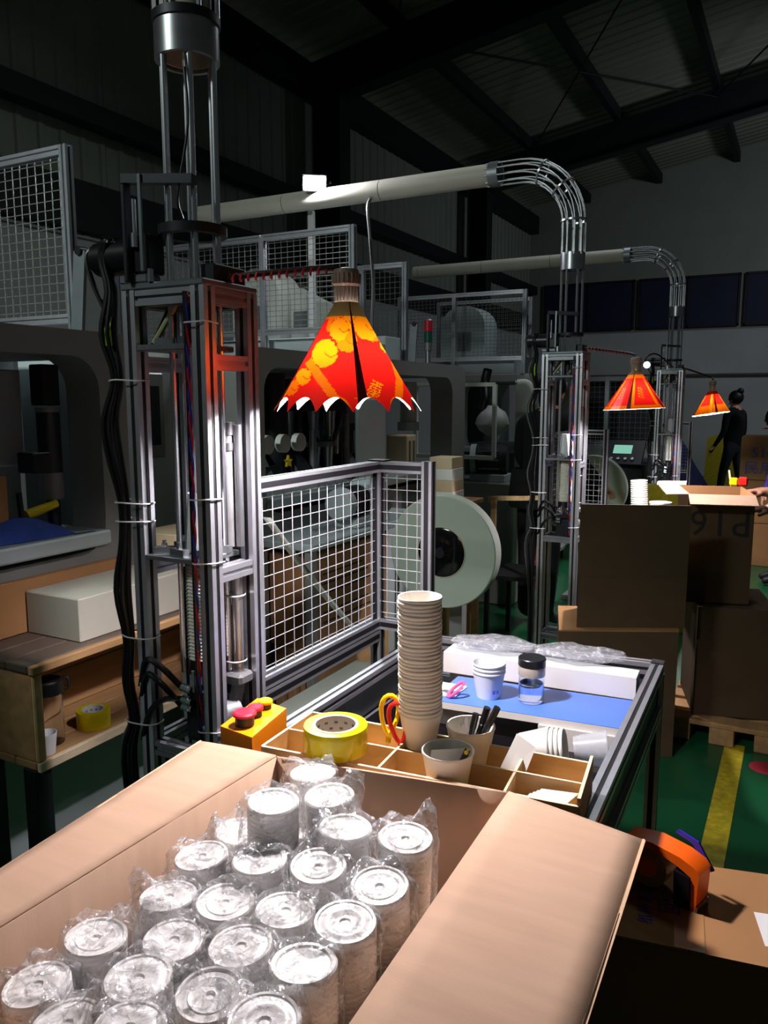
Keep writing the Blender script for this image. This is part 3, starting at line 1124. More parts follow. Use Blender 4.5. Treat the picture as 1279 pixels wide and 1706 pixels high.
# spot lamp clipped to the third tower
t = thing('clip_spotlight', (-1.07, 6.12, 1.75), 'small round bright spotlight above the middle red lampshade', 'lamp')
d = Vector((0.35, -0.9, -0.12)).normalized()
c = Vector((-1.066, 6.111, 1.751))
MB().cyl(c, c + d * 0.05, 0.020, 0.026, 16, caps=False).cyl(c - d * 0.03, c, 0.016, 0.022, 16).build('housing', 'darkm', t)
MB().cyl(c + d * 0.040, c + d * 0.043, 0.020, seg=16).build('lens', 'spot', t)
MB().tube(smooth_path([c - d * 0.03, c + Vector((0.0, 0.06, 0.06)), c + Vector((0.05, 0.2, 0.08)), Vector((-0.96, 6.72, 1.75))], 5), 0.006).build('clip_arm', 'black', t)

# flood light on the long pipe
t = thing('floodlight', (-2.46, 3.82, 2.62), 'glaring white floodlight on top of the long white pipe', 'lamp')
n_ = Vector((0.55, -0.75, -0.45)).normalized()
a_ = n_.cross(Vector((0, 0, 1))).normalized()
b_ = a_.cross(n_)
c = Vector((-2.45, 3.80, 2.664))
MB().prism([(-0.064, -0.042), (0.064, -0.042), (0.064, 0.042), (-0.064, 0.042)], c - n_ * 0.03, a_, b_, n_ * 0.028).build('housing', 'darkm', t)
MB().prism([(-0.055, -0.032), (0.055, -0.032), (0.055, 0.032), (-0.055, 0.032)], c, a_, b_, n_ * 0.004).build('light_panel', 'flood', t)
MB().tube(smooth_path([c - n_ * 0.03 - a_ * 0.09, Vector((-2.47, 3.87, 2.64)), Vector((-2.46, 3.9, 2.657))], 4), 0.008).build('bracket', 'darkm', t)
o = MB().tube(smooth_path([(-2.12, 3.84, 2.56), (-2.118, 3.80, 2.50), (-2.10, 3.79, 2.35), (-2.07, 3.77, 2.1), (-2.06, 3.74, 1.9), (-2.05, 3.74, 1.76)], 6), 0.009).build('hanging_cable', 'grey_c')
tag(o, 'grey cable hanging from the long white pipe behind the nearest lamp', 'cable')

# ================================================================ guard fences on the table side


def mesh_wires(p0, u, w, nu, nv, lu, lw, r, par, mt, single=True, off=(0, 0, 0)):
    """welded mesh of nu x nv wires from p0 along the unit axes u, w"""
    p0, u, w = Vector(p0), Vector(u), Vector(w)
    nn = u.cross(w).normalized() * r
    allm = MB()
    for i in range(nu):
        q = p0 + u * (lu * (i + 0.5) / nu)
        m = MB() if single else allm
        m.cyl(q + nn, q + w * lw + nn, r, seg=6, caps=False)
        if single:
            m.build('wire', mt, par)
    for j in range(nv):
        q = p0 + w * (lw * (j + 0.5) / nv)
        m = MB() if single else allm
        m.cyl(q - nn, q + u * lu - nn, r, seg=6, caps=False)
        if single:
            m.build('wire', mt, par)
    if not single:
        allm.build('wire_mesh', mt, par)


FN = thing('guard_fence', (-0.98, 1.8, 0), 'low L-shaped wire mesh guard fence beside the nearest tower', 'fence', 'wire mesh guard fences')
XF, Y0, Y1, XR = -0.979, 1.285, 1.805, -0.832
ZB, ZT = 0.905, 1.325


def post(p0, p1, par, h=0.014, nm='post'):
    p = MB().profile(p0, p1, h, 0.004, 0.005).build(nm, 'alu', par)
    p0, p1 = Vector(p0), Vector(p1)
    d = (p1 - p0).normalized()
    g = MB()
    if abs(d.z) > 0.9:
        offs = [(1, 0, 0), (-1, 0, 0), (0, 1, 0), (0, -1, 0)]
    else:
        q = d.cross(Vector((0, 0, 1)))
        offs = [q, -q, (0, 0, 1), (0, 0, -1)]
    for o in offs:
        o = Vector(o)
        g.beam(p0 + o * (h - 0.0022), p1 + o * (h - 0.0022), 0.0125, 0.005, up=o)
    g.build('slot_strip', 'slot', p)
    return p


post((XF, Y0, ZT), (XF, Y1 - .015, ZT), FN, nm='top_rail')
post((XF, Y0, ZB), (XF, Y1 - .015, ZB), FN, nm='bottom_rail')
post((XF, Y0, ZB - 0.032), (XF, Y1 - .015, ZB - 0.032), FN, nm='bottom_rail')
post((XF + .015, Y1, ZT), (XR - .015, Y1, ZT), FN, nm='top_rail')
post((XF + .015, Y1, ZB), (XR - .015, Y1, ZB), FN, nm='bottom_rail')
post((XF, Y1, 0.0), (XF, Y1, ZT + 0.014), FN)
post((XR, Y1, 0.0), (XR, Y1, ZT + 0.018), FN)
MB().box(XF - .02, XF + .03, Y1 - .02, Y1 + .02, ZT + 0.0145, ZT + 0.018).build('corner_plate', 'darkm', FN)
mesh_wires((XF, Y0, ZB + .014), (0, 1, 0), (0, 0, 1), 14, 14, Y1 - Y0 - .014, ZT - ZB - .028, 0.001, FN, 'wirew')
mesh_wires((XF + .014, Y1, ZB + .014), (1, 0, 0), (0, 0, 1), 4, 13, XR - XF - .03, ZT - ZB - .028, 0.001, FN, 'wirew')
F2 = again(FN, (-0.145, 2.69, -0.012), 'wire mesh guard fence behind the second tower, in front of the pale round reel edge')
F3 = again(FN, (-0.05, 5.62, -0.045), 'small white wire mesh guard fence at the right of the farthest tower')
o = MB().grid(1, 30, lambda u, v: (-1.35 + u * 0.03, 1.80 + v * 0.87, 1.165 - 0.90 * v + 0.162 * v * v)).build('paper_strip', 'paper')
so_ = o.modifiers.new('thick', 'SOLIDIFY')
so_.thickness = 0.001
tag(o, 'pale curved cardboard strip sagging behind the nearest mesh fence', 'strip')

# ================================================================ collecting table of the nearest station
TB = thing('collecting_table', (-0.56, 1.5, 0), 'aluminium framed table with sunken glossy black top under the cups', 'table')
A, B_, C_, D_ = (-0.862, 1.86), (-0.274, 1.925), (-0.252, 1.082), (-0.862, 1.082)


def rim(p, q, z=0.855, nm='rim'):
    m = MB().profile((p[0], p[1], z), (q[0], q[1], z), 0.0145, 0.004, 0.005).build(nm, 'alu', TB)
    p, q = Vector((p[0], p[1], z)), Vector((q[0], q[1], z))
    d = (q - p).normalized()
    g = MB()
    for o in (d.cross(Vector((0, 0, 1))), -d.cross(Vector((0, 0, 1))), Vector((0, 0, 1))):
        g.beam(p + o * 0.011, q + o * 0.011, 0.0078, 0.005, up=o)
    g.build('slot_strip', 'slot', m)


for p, q in ((A, B_), (B_, C_), (C_, D_), (D_, A)):
    rim(p, q)
    rim(p, q, 0.752, 'lower_rail')
for p in (A, B_, C_, D_):
    post((p[0], p[1], 0), (p[0], p[1], 0.84), TB, 0.0145, 'leg')
    MB().box(p[0] - .015, p[0] + .015, p[1] - .015, p[1] + .015, 0.8701, 0.872).build('corner_cap', 'black', TB)
MB().slab([(D_[0] + .016, D_[1] + .016, .77), (C_[0] - .016, C_[1] + .016, .77), (B_[0] - .016, B_[1] - .016, .77), (A[0] + .016, A[1] - .016, .77)], 0.008).build('table_top', 'gloss_black', TB)
m = MB()
for p, q in ((A, B_), (B_, C_), (D_, A)):
    m.slab([(p[0], p[1], .768), (q[0], q[1], .768), (q[0], q[1], .839), (p[0], p[1], .839)], 0.003)
m.build('side_panel', 'plate', TB)
# blue board on a wooden block, on the table top
BB = thing('blue_shelf_board', (-0.5, 1.62, 0.818), 'blue laminated board with white edge across the back of the table', 'board')
q = [(-0.70, 1.532), (-0.292, 1.571), (-0.292, 1.738), (-0.70, 1.70)]
MB().slab([(x, y, .8345) for x, y in q], 0.0012).build('laminate', 'blue_lam', BB)
MB().slab([(x, y, .8332) for x, y in q], 0.0152).build('board', 'white_lam', BB)
BL = MB().prism([(-0.455, 1.548), (-0.293, 1.564), (-0.293, 1.70), (-0.455, 1.69)], (0, 0, .7702), (1, 0, 0), (0, 1, 0), (0, 0, 0.0476)).build('wooden_block', 'white_lam')
tag(BL, 'pale wooden block holding up the right end of the blue board', 'block')
bl2 = MB().prism([(-0.70, 1.56), (-0.63, 1.567), (-0.63, 1.69), (-0.70, 1.685)], (0, 0, .7702), (1, 0, 0), (0, 1, 0), (0, 0, 0.0476)).build('wooden_block', 'white_lam')
tag(bl2, 'wooden block under the left end of the blue board, behind the cup column', 'block')
WB = thing('long_white_carton', (-0.5, 1.73, 0.835), 'long low white cardboard box at the back of the blue board', 'box')
q = [(-0.745, 1.712), (-0.292, 1.742), (-0.295, 1.80), (-0.748, 1.782)]
m = MB().slab([(x, y, .884) for x, y in q], 0.0490)
m.build('body', 'white_lam', WB)
MB().slab([(q[0][0], q[0][1], .8856), (q[1][0], q[1][1], .8836 + .002), (q[2][0], q[2][1], .8856), (q[3][0], q[3][1], .8856)], 0.0014).build('lid_flap', 'paper', WB)
bs = MB().prism([(-0.74, 1.742), (-0.31, 1.770), (-0.31, 1.80), (-0.74, 1.778)], (0, 0, .7702), (1, 0, 0), (0, 1, 0), (0, 0, 0.0636)).build('wooden_block', 'white_lam')
tag(bs, 'long wooden strip hidden under the white box at the back of the table', 'block')


def crumple(seed):
    r = random.Random(seed)
    ph = [r.uniform(0, 6.28) for _ in range(8)]
    return lambda u, v: (math.sin(9 * u + ph[0] + 3 * v) + math.sin(17 * u - 7 * v + ph[1]) * .6 + math.sin(31 * u + 11 * v + ph[2]) * .35 + math.sin(5 * u + 23 * v + ph[3]) * .5) * 0.35


# plastic film bags heaped on the long box
for (x0, x1, yb, zb, h, rr, sd, lab) in ((-0.735, -0.545, 1.765, .8865, .034, .048, 3, 'left crumpled clear plastic bag on the long white box'), (-0.535, -0.335, 1.785, .8865, .036, .046, 5, 'right crumpled clear plastic bag on the long white box')):
    cr = crumple(sd)

    def ff(u, v):
        a = 2 * math.pi * v
        e = math.sin(math.pi * (0.06 + 0.88 * u)) ** 0.45
        k = 1 + 0.28 * cr(u, math.sin(a) * .5)
        return (x0 + (x1 - x0) * u + 0.006 * cr(v, u), yb + (u * .03) + rr * e * k * math.cos(a), zb + h * (0.5 + 0.0) + h * 0.49 * e * math.sin(a) * (1 if math.sin(a) < 0 else k))
    o = MB().grid(26, 18, ff).build('plastic_bag', 'film_g')
    tag(o, lab, 'bag', 'plastic film bags')

# ---------------- cups
RT, RB, HC = 0.0365, 0.0262, 0.062


def cup_mb(h=HC, rt=RT, rb=RB, w=0.0012):
    m = MB()
    m.lathe((0, 0, 0), [(0.0, 0.004), (rb - 0.002, 0.004), (rb - 0.002, 0.0), (rb, 0.0), (rt - 0.0002, h - 0.0052),
                        (rt + 0.0008, h - 0.0046), (rt + 0.0012, h - 0.0036), (rt + 0.0012, h - 0.0012), (rt + 0.0005, h), (rt - 0.0012, h - 0.0006), (rt - 0.0018, h - 0.005),
                        (rb - w, 0.006), (0.0, 0.006)], 26)
    return m


def cup(loc, lab, cat='cup', group=None, mt='cup', rot=None, mesh=None, h=HC, rt=RT, rb=RB):
    if mesh is None:
        o = cup_mb(h, rt, rb).build('paper_cup', mt)
    else:
        o = bpy.data.objects.new('paper_cup', mesh)
        col.objects.link(o)
    o.location = loc
    if rot:
        o.rotation_euler = rot
    tag(o, lab, cat, group)
    return o


def ordinal(n):
    w = ['', 'first', 'second', 'third', 'fourth', 'fifth', 'sixth', 'seventh', 'eighth', 'ninth', 'tenth', 'eleventh', 'twelfth', 'thirteenth', 'fourteenth', 'fifteenth', 'sixteenth', 'seventeenth', 'eighteenth', 'nineteenth']
    if n < 20:
        return w[n]
    t_ = ('twent', 'thirt')[n // 10 - 2]
    return t_ + 'ieth' if n % 10 == 0 else t_ + 'y-' + w[n % 10]


first = None
N = 31
for i in range(N):
    lab = '%s paper cup from the top of the tall nested column on the tray' % ordinal(N - i)
    if i == 0:
        lab = 'lowest paper cup carrying the tall column of cups on the tray'
    if i == N - 1:
        lab = 'topmost empty paper cup of the tall column, its white inside brightly lit'
    wob = (0.0005 * math.sin(i * 1.7), 0.0005 * math.cos(i * 2.3))
    o = cup((-0.549 + wob[0] - 0.0001 * i, 1.166 + wob[1], 0.9085 + i * 0.0067), lab, 'cup', 'tall column of nested cups', mesh=first)
    first = first or o.data
CUPM = first
# cup with box cutter, at the front of the tray
q = cup((-0.466, 1.093, 0.876), 'front paper cup with small printed text, holding a slip and a cutter', 'cup', h=0.072, rt=0.041, rb=0.029)
face = Vector((0.35, -0.94, 0)).normalized()
right = Vector((0.94, 0.35, 0))
for k, (s, zz) in enumerate((('FORREST·', 0.906), ('BEYOTT', 0.897))):
    m_ = text_part('printed_text', s, 0.006, Vector((-0.466, 1.093, zz)) + face * 0.0395, axes(right, (0, 0, 1)), 'ink_g', q)
    me = m_.data
    # wrap the print on the cup wall
    for v in me.vertices:
        a = v.co.x / 0.0365
        rr = 0.029 + (0.041 - 0.029) * ((zz + v.co.y - 0.876) / 0.072) + 0.0012
        w_ = face * (rr * math.cos(a)) + right * (rr * math.sin(a))
        p = Vector((w_.x, w_.y, zz - 0.876 + v.co.y))
        v.co = p
    m_.matrix_local = Matrix.Identity(4)
o = MB().slab([(-0.50, 1.10, 0.905), (-0.445, 1.125, 0.905), (-0.437, 1.122, 0.945), (-0.494, 1.09, 0.942)], 0.0005).build('paper_slip', 'paper')
tag(o, 'white slip standing inside the front printed cup', 'paper')
t = thing('box_cutter', (-0.437, 1.085, 0.90), 'small black cutter leaning over the rim of the front printed cup', 'knife')
MB().beam((-0.455, 1.092, 0.90), (-0.432, 1.091, 0.955), 0.009, 0.005, up=(0, 1, 0)).build('handle', 'black', t)
MB().cyl((-0.4325, 1.086, 0.9525), (-0.4325, 1.096, 0.9525), 0.0035, seg=8).build('knob', 'yellow', t)
# cup of pens behind it
q2 = cup((-0.47, 1.20, 0.878), 'paper cup full of black pens, behind the front printed cup', 'cup', h=0.07, rt=0.041, rb=0.029)
for k, (dx, dy, tx, ty, mt, lab) in enumerate(((0.008, -0.005, 0.022, 0.012, 'black', 'thick black marker leaning right in the pen cup'), (0.0, 0.008, 0.010, 0.004, 'black', 'upright black pen in the pen cup'), (-0.006, 0.0, 0.016, 0.02, 'alu', 'silver capped pen at the back of the pen cup'), (-0.01, -0.006, 0.002, 0.012, 'black', 'short black pen at the left of the pen cup'))):
    p0 = Vector((-0.47 + dx * .6, 1.20 + dy, 0.888))
    p1 = Vector((-0.455 + dx + tx, 1.20 + dy + ty, 0.985 - 0.006 * k))
    t = thing('pen', p0, lab, 'pen', 'pens in the pen cup')
    MB().cyl(p0, p0.lerp(p1, 0.68), 0.0052, seg=10).build('barrel', mt, t)
    MB().cyl(p0.lerp(p1, 0.68), p1, 0.006, seg=10).beam(p0.lerp(p1, 0.7) + Vector((0, -.008, 0)), p1 + Vector((0, -.008, 0)), 0.003).build('cap', 'black' if mt == 'black' else 'chrome', t)
o = MB().grid(14, 1, lambda u, v: (-0.497 + 0.03 * u + 0.004 * v, 1.185 + 0.016 * math.sin(u * 3.1) - .01, 0.905 + v * 0.016 + 0.045 * math.sin(u * 2.4))).build('label_curl', 'film_g')
tag(o, 'curled clear strip in the pen cup', 'strip')
# three nested cups and a single one on the blue board
for i in range(3):
    o = cup((-0.59, 1.612, 0.8348 + i * 0.009), ('lowest', 'middle', 'topmost')[i] + ' of the three nested white cups on the blue board', 'cup', 'nested cups on the blue board', 'cupw', mesh=None if i == 0 else first3)
    if i == 0:
        first3 = o.data
        text_part('printed_text', '亚玉', 0.009, Vector((-0.59, 1.612, 0.853)) + Vector((0.024, -0.0195, 0)), axes((0.63, 0.78, 0), (0, 0, 1)), 'ink', o)
# the pink cutter and white sheets left of them
t = thing('pink_cutter', (-0.635, 1.565, 0.836), 'small pink handled cutter lying on the white sheets', 'cutter')
pts = [(-0.652 + 0.026 * math.cos(a) * 0.55 + 0.018 * math.sin(a) * .5, 1.57 + 0.012 * math.sin(a), 0.853 + 0.014 * math.sin(a) + 0.008 * math.cos(a)) for a in [2 * math.pi * i / 14 for i in range(14)]]
MB().tube(pts, 0.0038, 8, closed=True).build('handle', 'pink', t)
MB().beam((-0.652, 1.575, 0.845), (-0.69, 1.585, 0.8395), 0.012, 0.001, up=(0, 0, 1)).build('blade', 'steel', t)
for i, (zz, mt, an) in enumerate(((0.8355, 'paper', .05), (0.8375, 'paper', -.06))):
    c, s = math.cos(an), math.sin(an)
    q = [(-0.72, 1.555), (-0.652, 1.561), (-0.654, 1.64), (-0.722, 1.635)]
    o = MB().slab([(x + (y - 1.6) * s, y, zz + .0012) for x, y in q], 0.0012).build('paper_sheet', mt)
    tag(o, ('lower' if i == 0 else 'upper') + ' white sheet lying on the blue board left of the nested cups', 'paper', 'sheets on the blue board')
# tumbler with dark lid
t = thing('glass_tumbler', (-0.497, 1.632, 0.8348), 'clear glass tumbler with black lid and steel band on the blue board', 'bottle')
cx, cy, cz = -0.497, 1.632, 0.8348
MB().lathe((cx, cy, cz), [(0.0, 0.0), (0.026, 0.0), (0.0285, 0.003), (0.0285, 0.076), (0.0265, 0.076), (0.0265, 0.007), (0, 0.007)], 28).build('body', 'glass', t)
MB().lathe((cx, cy, cz), [(0.0, 0.0072), (0.0262, 0.0072), (0.0262, 0.042), (0.0, 0.042)], 28).build('water', 'water', t)
MB().lathe((cx, cy, cz), [(0.0295, 0.060), (0.0298, 0.061), (0.0298, 0.080), (0.0295, 0.081), (0.029, 0.081), (0.029, 0.060)], 28, close=True).build('steel_band', 'band', t)
MB().lathe((cx, cy, cz), [(0.0, 0.0765), (0.0285, 0.0815), (0.0305, 0.083), (0.0305, 0.098), (0.029, 0.100), (0.0, 0.100)], 28).build('lid', 'black', t)

# ---------------- divided wooden tray
TR = thing('divided_tray', (-0.5, 1.09, 0.8705), 'long plywood tray with ten compartments along the front of the table', 'tray')
a, b, c, d = (-0.772, 1.014), (-0.250, 1.066), (-0.266, 1.212), (-0.778, 1.176)     # front left, front right, back right, back left
Z0, Z1 = 0.8705, 0.920


def wall2(p, q, z0, z1, t_, nm, par=TR):
    p, q = Vector((p[0], p[1], 0)), Vector((q[0], q[1], 0))
    n = (q - p).normalized().cross(Vector((0, 0, 1))) * t_ / 2
    w = MB().slab([tuple((p - n).xy) + (z1 - 0.0006,), tuple((p + n).xy) + (z1 - 0.0006,), tuple((q + n).xy) + (z1 - 0.0006,), tuple((q - n).xy) + (z1 - 0.0006,)], z1 - z0 - 0.0006).build(nm, 'ply', par)
    MB().slab([tuple((p - n).xy) + (z1,), tuple((p + n).xy) + (z1,), tuple((q + n).xy) + (z1,), tuple((q - n).xy) + (z1,)], 0.0006).build('raw_edge', 'ply_edge', w)


L = lambda p, q, f: (p[0] + (q[0] - p[0]) * f, p[1] + (q[1] - p[1]) * f)
wall2(a, b, Z0, Z1, 0.005, 'side_wall')
wall2(d, c, Z0, Z1, 0.005, 'side_wall')
wall2(a, d, Z0, Z1, 0.005, 'end_wall')
wall2(b, c, Z0, Z1 + 0.012, 0.005, 'end_wall')
wall2(L(a, d, .5), L(b, c, .5), Z0, Z1 - 0.001, 0.004, 'long_divider')
for f in (0.20, 0.40, 0.585, 0.79):
    wall2(L(a, b, f), L(d, c, f), Z0, Z1 - 0.002, 0.004, 'divider')
MB().slab([(a[0], a[1], .8745), (b[0], b[1], .8745), (c[0], c[1], .8745), (d[0], d[1], .8745)], 0.004).build('bottom', 'ply', TR)
# tape roll


def tape_roll(c, r, ri, h, lab, core, tilt=(0, 0, 0), name='tape_roll'):
    t = thing(name, c, lab, 'tape')
    x, y, z = c
    MB().lathe((x, y, z), [(ri + .002, 0), (r, 0), (r + .0004, .001), (r, h - .001), (r - .0006, h), (ri + .002, h)], 40, close=True).build('tape', 'tape', t)
    k = MB().lathe((x, y, z), [(ri - .003, -.0004), (ri + .0019, -.0004), (ri + .0019, h + .0008), (ri - .003, h + .0008)], 32, close=True).build('cardboard_core', core, t)
    m = MB()
    for i in range(12):
        for j in range(3):
            an = 2 * math.pi * (i + .5 * (j % 2)) / 12
            p = Vector((x, y, z + h * (.25 + .25 * j))) + Vector((math.cos(an), math.sin(an), 0)) * (ri - .0032)
            tn = Vector((-math.sin(an), math.cos(an), 0))
            m.beam(p - tn * .003, p + tn * .003, .0008, .004, up=(0, 0, 1))
    m.build('core_print', 'ink_g', k)
    t.rotation_euler = tilt
    return t


tape_roll((-0.656, 1.062, 0.9205), 0.0535, 0.0365, 0.043, 'large glossy yellow tape roll sitting on the plywood tray', 'core')
# scissors standing in the tray


def loop_handles(c, mt, lab, up, side):
    t = thing('scissors', c, lab, 'scissors', 'scissors in the tray')
    c, up, side = Vector(c), Vector(up).normalized(), Vector(side).normalized()
    for sg in (1,):
        pts = []
        for i in range(18):
            a_ = 2 * math.pi * i / 18
            w = 0.019 * (0.75 + 0.25 * math.sin(a_))
            pts.append(c + up * (0.052 + 0.034 * math.sin(a_)) + side * (w * math.cos(a_)))
        MB().tube(pts, 0.0042, 8, closed=True).build('handle', mt, t)
    MB().tube([c + up * 0.018, c + up * 0.002], 0.005).build('handle_neck', mt, t)
    MB().beam(c + up * 0.004, c - up * 0.03, 0.01, 0.002, up=side).build('blade', 'steel', t)


loop_handles((-0.602, 1.148, 0.907), 'yellow', 'yellow handled scissors standing in the tray left of the cup column', (0.02, 0.05, 1), (0.9, 0.4, 0))
loop_handles((-0.571, 1.138, 0.900), 'red', 'red handled scissors standing in the tray against the cup column', (-0.16, 0.06, 1), (0.85, 0.4, 0))
# lying cups, slip, sticks, labels at the right of the tray
for i in range(4):
    o = cup((-0.462 + 0.009 * i, 1.452 + 0.002 * i, 0.8075), ('leftmost', 'second from left', 'third from left', 'rightmost')[i] + ' of four nested cups lying on their side behind the tray', 'cup', 'cups lying behind the tray', mesh=CUPM, rot=(0, R(80), R(8)))
m = cup_mb(0.066, 0.036, 0.027).build('plastic_cup', 'frosted')
m.location = (-0.362, 1.49, 0.8065)
m.rotation_euler = (0, R(82), R(14))
tag(m, 'milky clear plastic cup lying behind the nested cups, at the wooden block', 'cup')
o = MB().slab([(-0.408, 1.150, 0.884), (-0.366, 1.152, 0.880), (-0.352, 1.190, 0.936), (-0.386, 1.194, 0.952)], 0.0006).build('paper_slip', 'paper')
tag(o, 'white paper slip standing slanted in the tray before the lying cups', 'paper')
for i in range(7):
    y = 1.158 + 0.005 * i
    o = MB().cyl((-0.335 + 0.004 * (i % 3), y, 0.8775 + 0.0052 * (i % 2) + 0.0005), (-0.278, y + 0.01 - 0.003 * (i % 2), 0.8785 + 0.0052 * (i % 2)), 0.0024, seg=6).build('wooden_stick', 'ply_edge')
    tag(o, '%s thin pale wooden stick from the front in the right rear tray compartment' % ordinal(i + 1), 'stick', 'wooden sticks in the tray')
for i in range(4):
    dx = 0.006 * i
    q = [(-0.348 + dx, 1.083), (-0.290 + dx, 1.085), (-0.282 + dx, 1.122), (-0.338 + dx, 1.118)]
    zz = 0.886 + .004 * i
    o = MB().slab([(q[0][0], q[0][1], zz), (q[1][0], q[1][1], zz + .004 * i), (q[2][0], q[2][1], zz + .012), (q[3][0], q[3][1], zz + .008)], 0.0012).build('label_sheet', 'label')
    tag(o, '%s white printed label from the bottom in the right front tray compartment' % ordinal(i + 1) if i < 3 else 'topmost white printed label in the right front tray compartment', 'label', 'labels in the tray')
# button box
BX = thing('button_box', (-0.835, 1.08, 0.8705), 'orange button box with two red buttons and a yellow one', 'switch')
q = [(-0.868, 1.022), (-0.790, 1.010), (-0.812, 1.142), (-0.890, 1.158)]
bxm = MB().prism(q, (0, 0, 0.8705), (1, 0, 0), (0, 1, 0), (0, 0, 0.0575))
bxm.build('housing', 'orange', BX)
MB().prism([(x * 1.0, y) for x, y in q], (0, 0, 0.9285), (1, 0, 0), (0, 1, 0), (0, 0, 0.004)).build('housing_lid', 'orange', BX)
for (f, mt, r, h) in ((0.23, 'red_cap', 0.021, 0.018), (0.52, 'red_cap', 0.0145, 0.013), (0.80, 'yellow', 0.0135, 0.010)):
    x = (q[0][0] + q[1][0]) / 2 + (q[3][0] - q[0][0]) * f
    y = (q[0][1] + q[1][1]) / 2 + (q[3][1] - q[0][1]) * f
    cl = MB().lathe((x, y, 0.9327), [(r * .8, 0), (r * .8, h), (0, h)], 20).build('button_collar', 'darkm', BX)
    MB().lathe((x, y, 0.9327 + h), [(0, 0), (r, 0), (r, 0.004), (r * .86, 0.0065), (0, 0.0065)], 24).build('button', mt, cl)

# ================================================================ the open carton with wrapped cup stacks
CT = thing('open_carton', (-0.53, 0.7, 0.45), 'large open cardboard carton with spread flaps in the foreground', 'carton')
ZC = 0.925
BLc, BRc, FRc, FLc = (-0.724, 0.988), (-0.350, 1.052), (-0.330, 0.37), (-0.752, 0.37)


def cwall(p, q, z0, z1, t_=0.005, nm='wall', bow=0.0):
    p, q = Vector((p[0], p[1], 0)), Vector((q[0], q[1], 0))
    n = Vector((0, 0, 1)).cross(q - p).normalized()

    def f(u, v):
        w = p.lerp(q, u) + n * (bow * math.sin(math.pi * u) * v)
        return (w.x, w.y, z0 + (z1 - z0) * v)
    o = MB().grid(8, 3, f).build(nm, 'card', CT)
    s_ = o.modifiers.new('thick', 'SOLIDIFY')
    s_.thickness = t_
    s_.offset = 0
    return o


cwall(BLc, BRc, 0.46, ZC - .003, nm='wall')
cwall(BRc, FRc, 0.46, ZC - .003, nm='wall')
cwall(FRc, FLc, 0.46, ZC - .003, nm='wall')
cwall(FLc, BLc, 0.46, ZC - .003, nm='wall')
MB().slab([(FLc[0], FLc[1], .464), (FRc[0], FRc[1], .464), (BRc[0], BRc[1], .464), (BLc[0], BLc[1], .464)], 0.006).build('bottom', 'card', CT)


def flap(pts, nm='flap', sag=0.006):
    p = [Vector(v) for v in pts]      # hinge 0-1, outer 3-2

    def f(u, v):
        w = p[0].lerp(p[1], u).lerp(p[3].lerp(p[2], u), v)
        return w + Vector((0, 0, sag * math.sin(math.pi * v) * (1 - .5 * u) - (0.0014 if (0.60 < u < 0.66) else 0)))
    o = MB().grid(40, 6, f).build(nm, 'card', CT)
    s_ = o.modifiers.new('thick', 'SOLIDIFY')
    s_.thickness = 0.005
    s_.offset = -1
    MB().tube([p[3] + Vector((0, 0, -.001)), p[2] + Vector((0, 0, -.001))], 0.0024, 6).build('cut_edge', 'card_in', o)
    return o


flap([(FLc[0], FLc[1], ZC), (BLc[0], BLc[1], ZC), (-0.872, 0.975, ZC - .002), (-0.835, 0.37, ZC - .006)][0:4], sag=0.003)
flap([(BRc[0], BRc[1], ZC), (FRc[0], FRc[1], ZC), (-0.138, 0.37, ZC - .004), (-0.150, 1.008, ZC + .002)], sag=0.001)
flap([(BLc[0] + .01, BLc[1] + .004, ZC - .004), (BRc[0] - .004, BRc[1] + .0045, ZC - .004), (BRc[0] - .004, BRc[1] + .010, ZC - .2), (BLc[0] + .01, BLc[1] + .010, ZC - .2)], sag=0)
# stand under the carton (steel packing stool)
ST = thing('packing_stand', (-0.53, 0.7, 0), 'low steel packing stand carrying the open carton', 'stand')
MB().box(-0.74, -0.32, 0.34, 1.0, 0.425, 0.457).build('stand_top', 'ply', ST)
for x in (-0.72, -0.34):
    for y in (0.36, 0.98):
        MB().box(x - .016, x + .016, y - .016, y + .016, 0, 0.425).build('leg', 'darkm', ST)

PK = [(-0.632, 0.955, 0.931), (-0.605, 0.816, 0.957), (-0.553, 0.877, 0.95), (-0.676, 0.831, 0.886), (-0.623, 0.888, 0.877), (-0.497, 0.827, 0.943), (-0.411, 0.831, 0.95), (-0.578, 0.748, 0.917), (-0.494, 0.756, 0.929), (-0.407, 0.754, 0.931), (-0.666, 0.738, 0.902), (-0.654, 0.663, 0.893), (-0.576, 0.677, 0.902), (-0.493, 0.684, 0.914), (-0.41, 0.68, 0.93), (-0.418, 0.61, 0.925), (-0.593, 0.607, 0.892), (-0.503, 0.614, 0.912), (-0.681, 0.574, 0.887), (-0.685, 0.497, 0.88), (-0.483, 0.541, 0.915), (-0.578, 0.538, 0.899), (-0.533, 0.482, 0.904), (-0.613, 0.475, 0.88), (-0.41, 0.532, 0.922)]
TILT = [(-6, -5), (3, 4), (5, -3), (2, 6), (0, 0), (-3, 3), (4, 6), (2, -2), (8, 4), (10, 2), (4, -6), (-4, -5), (3, 4), (-3, 2), (5, 4), (-5, -3), (4, 5), (3, -3), (-3, 4), (4, -5), (9, 5), (3, 3), (-4, 2), (2, -4), (4, 5)]
RP, HP = 0.0352, 0.30


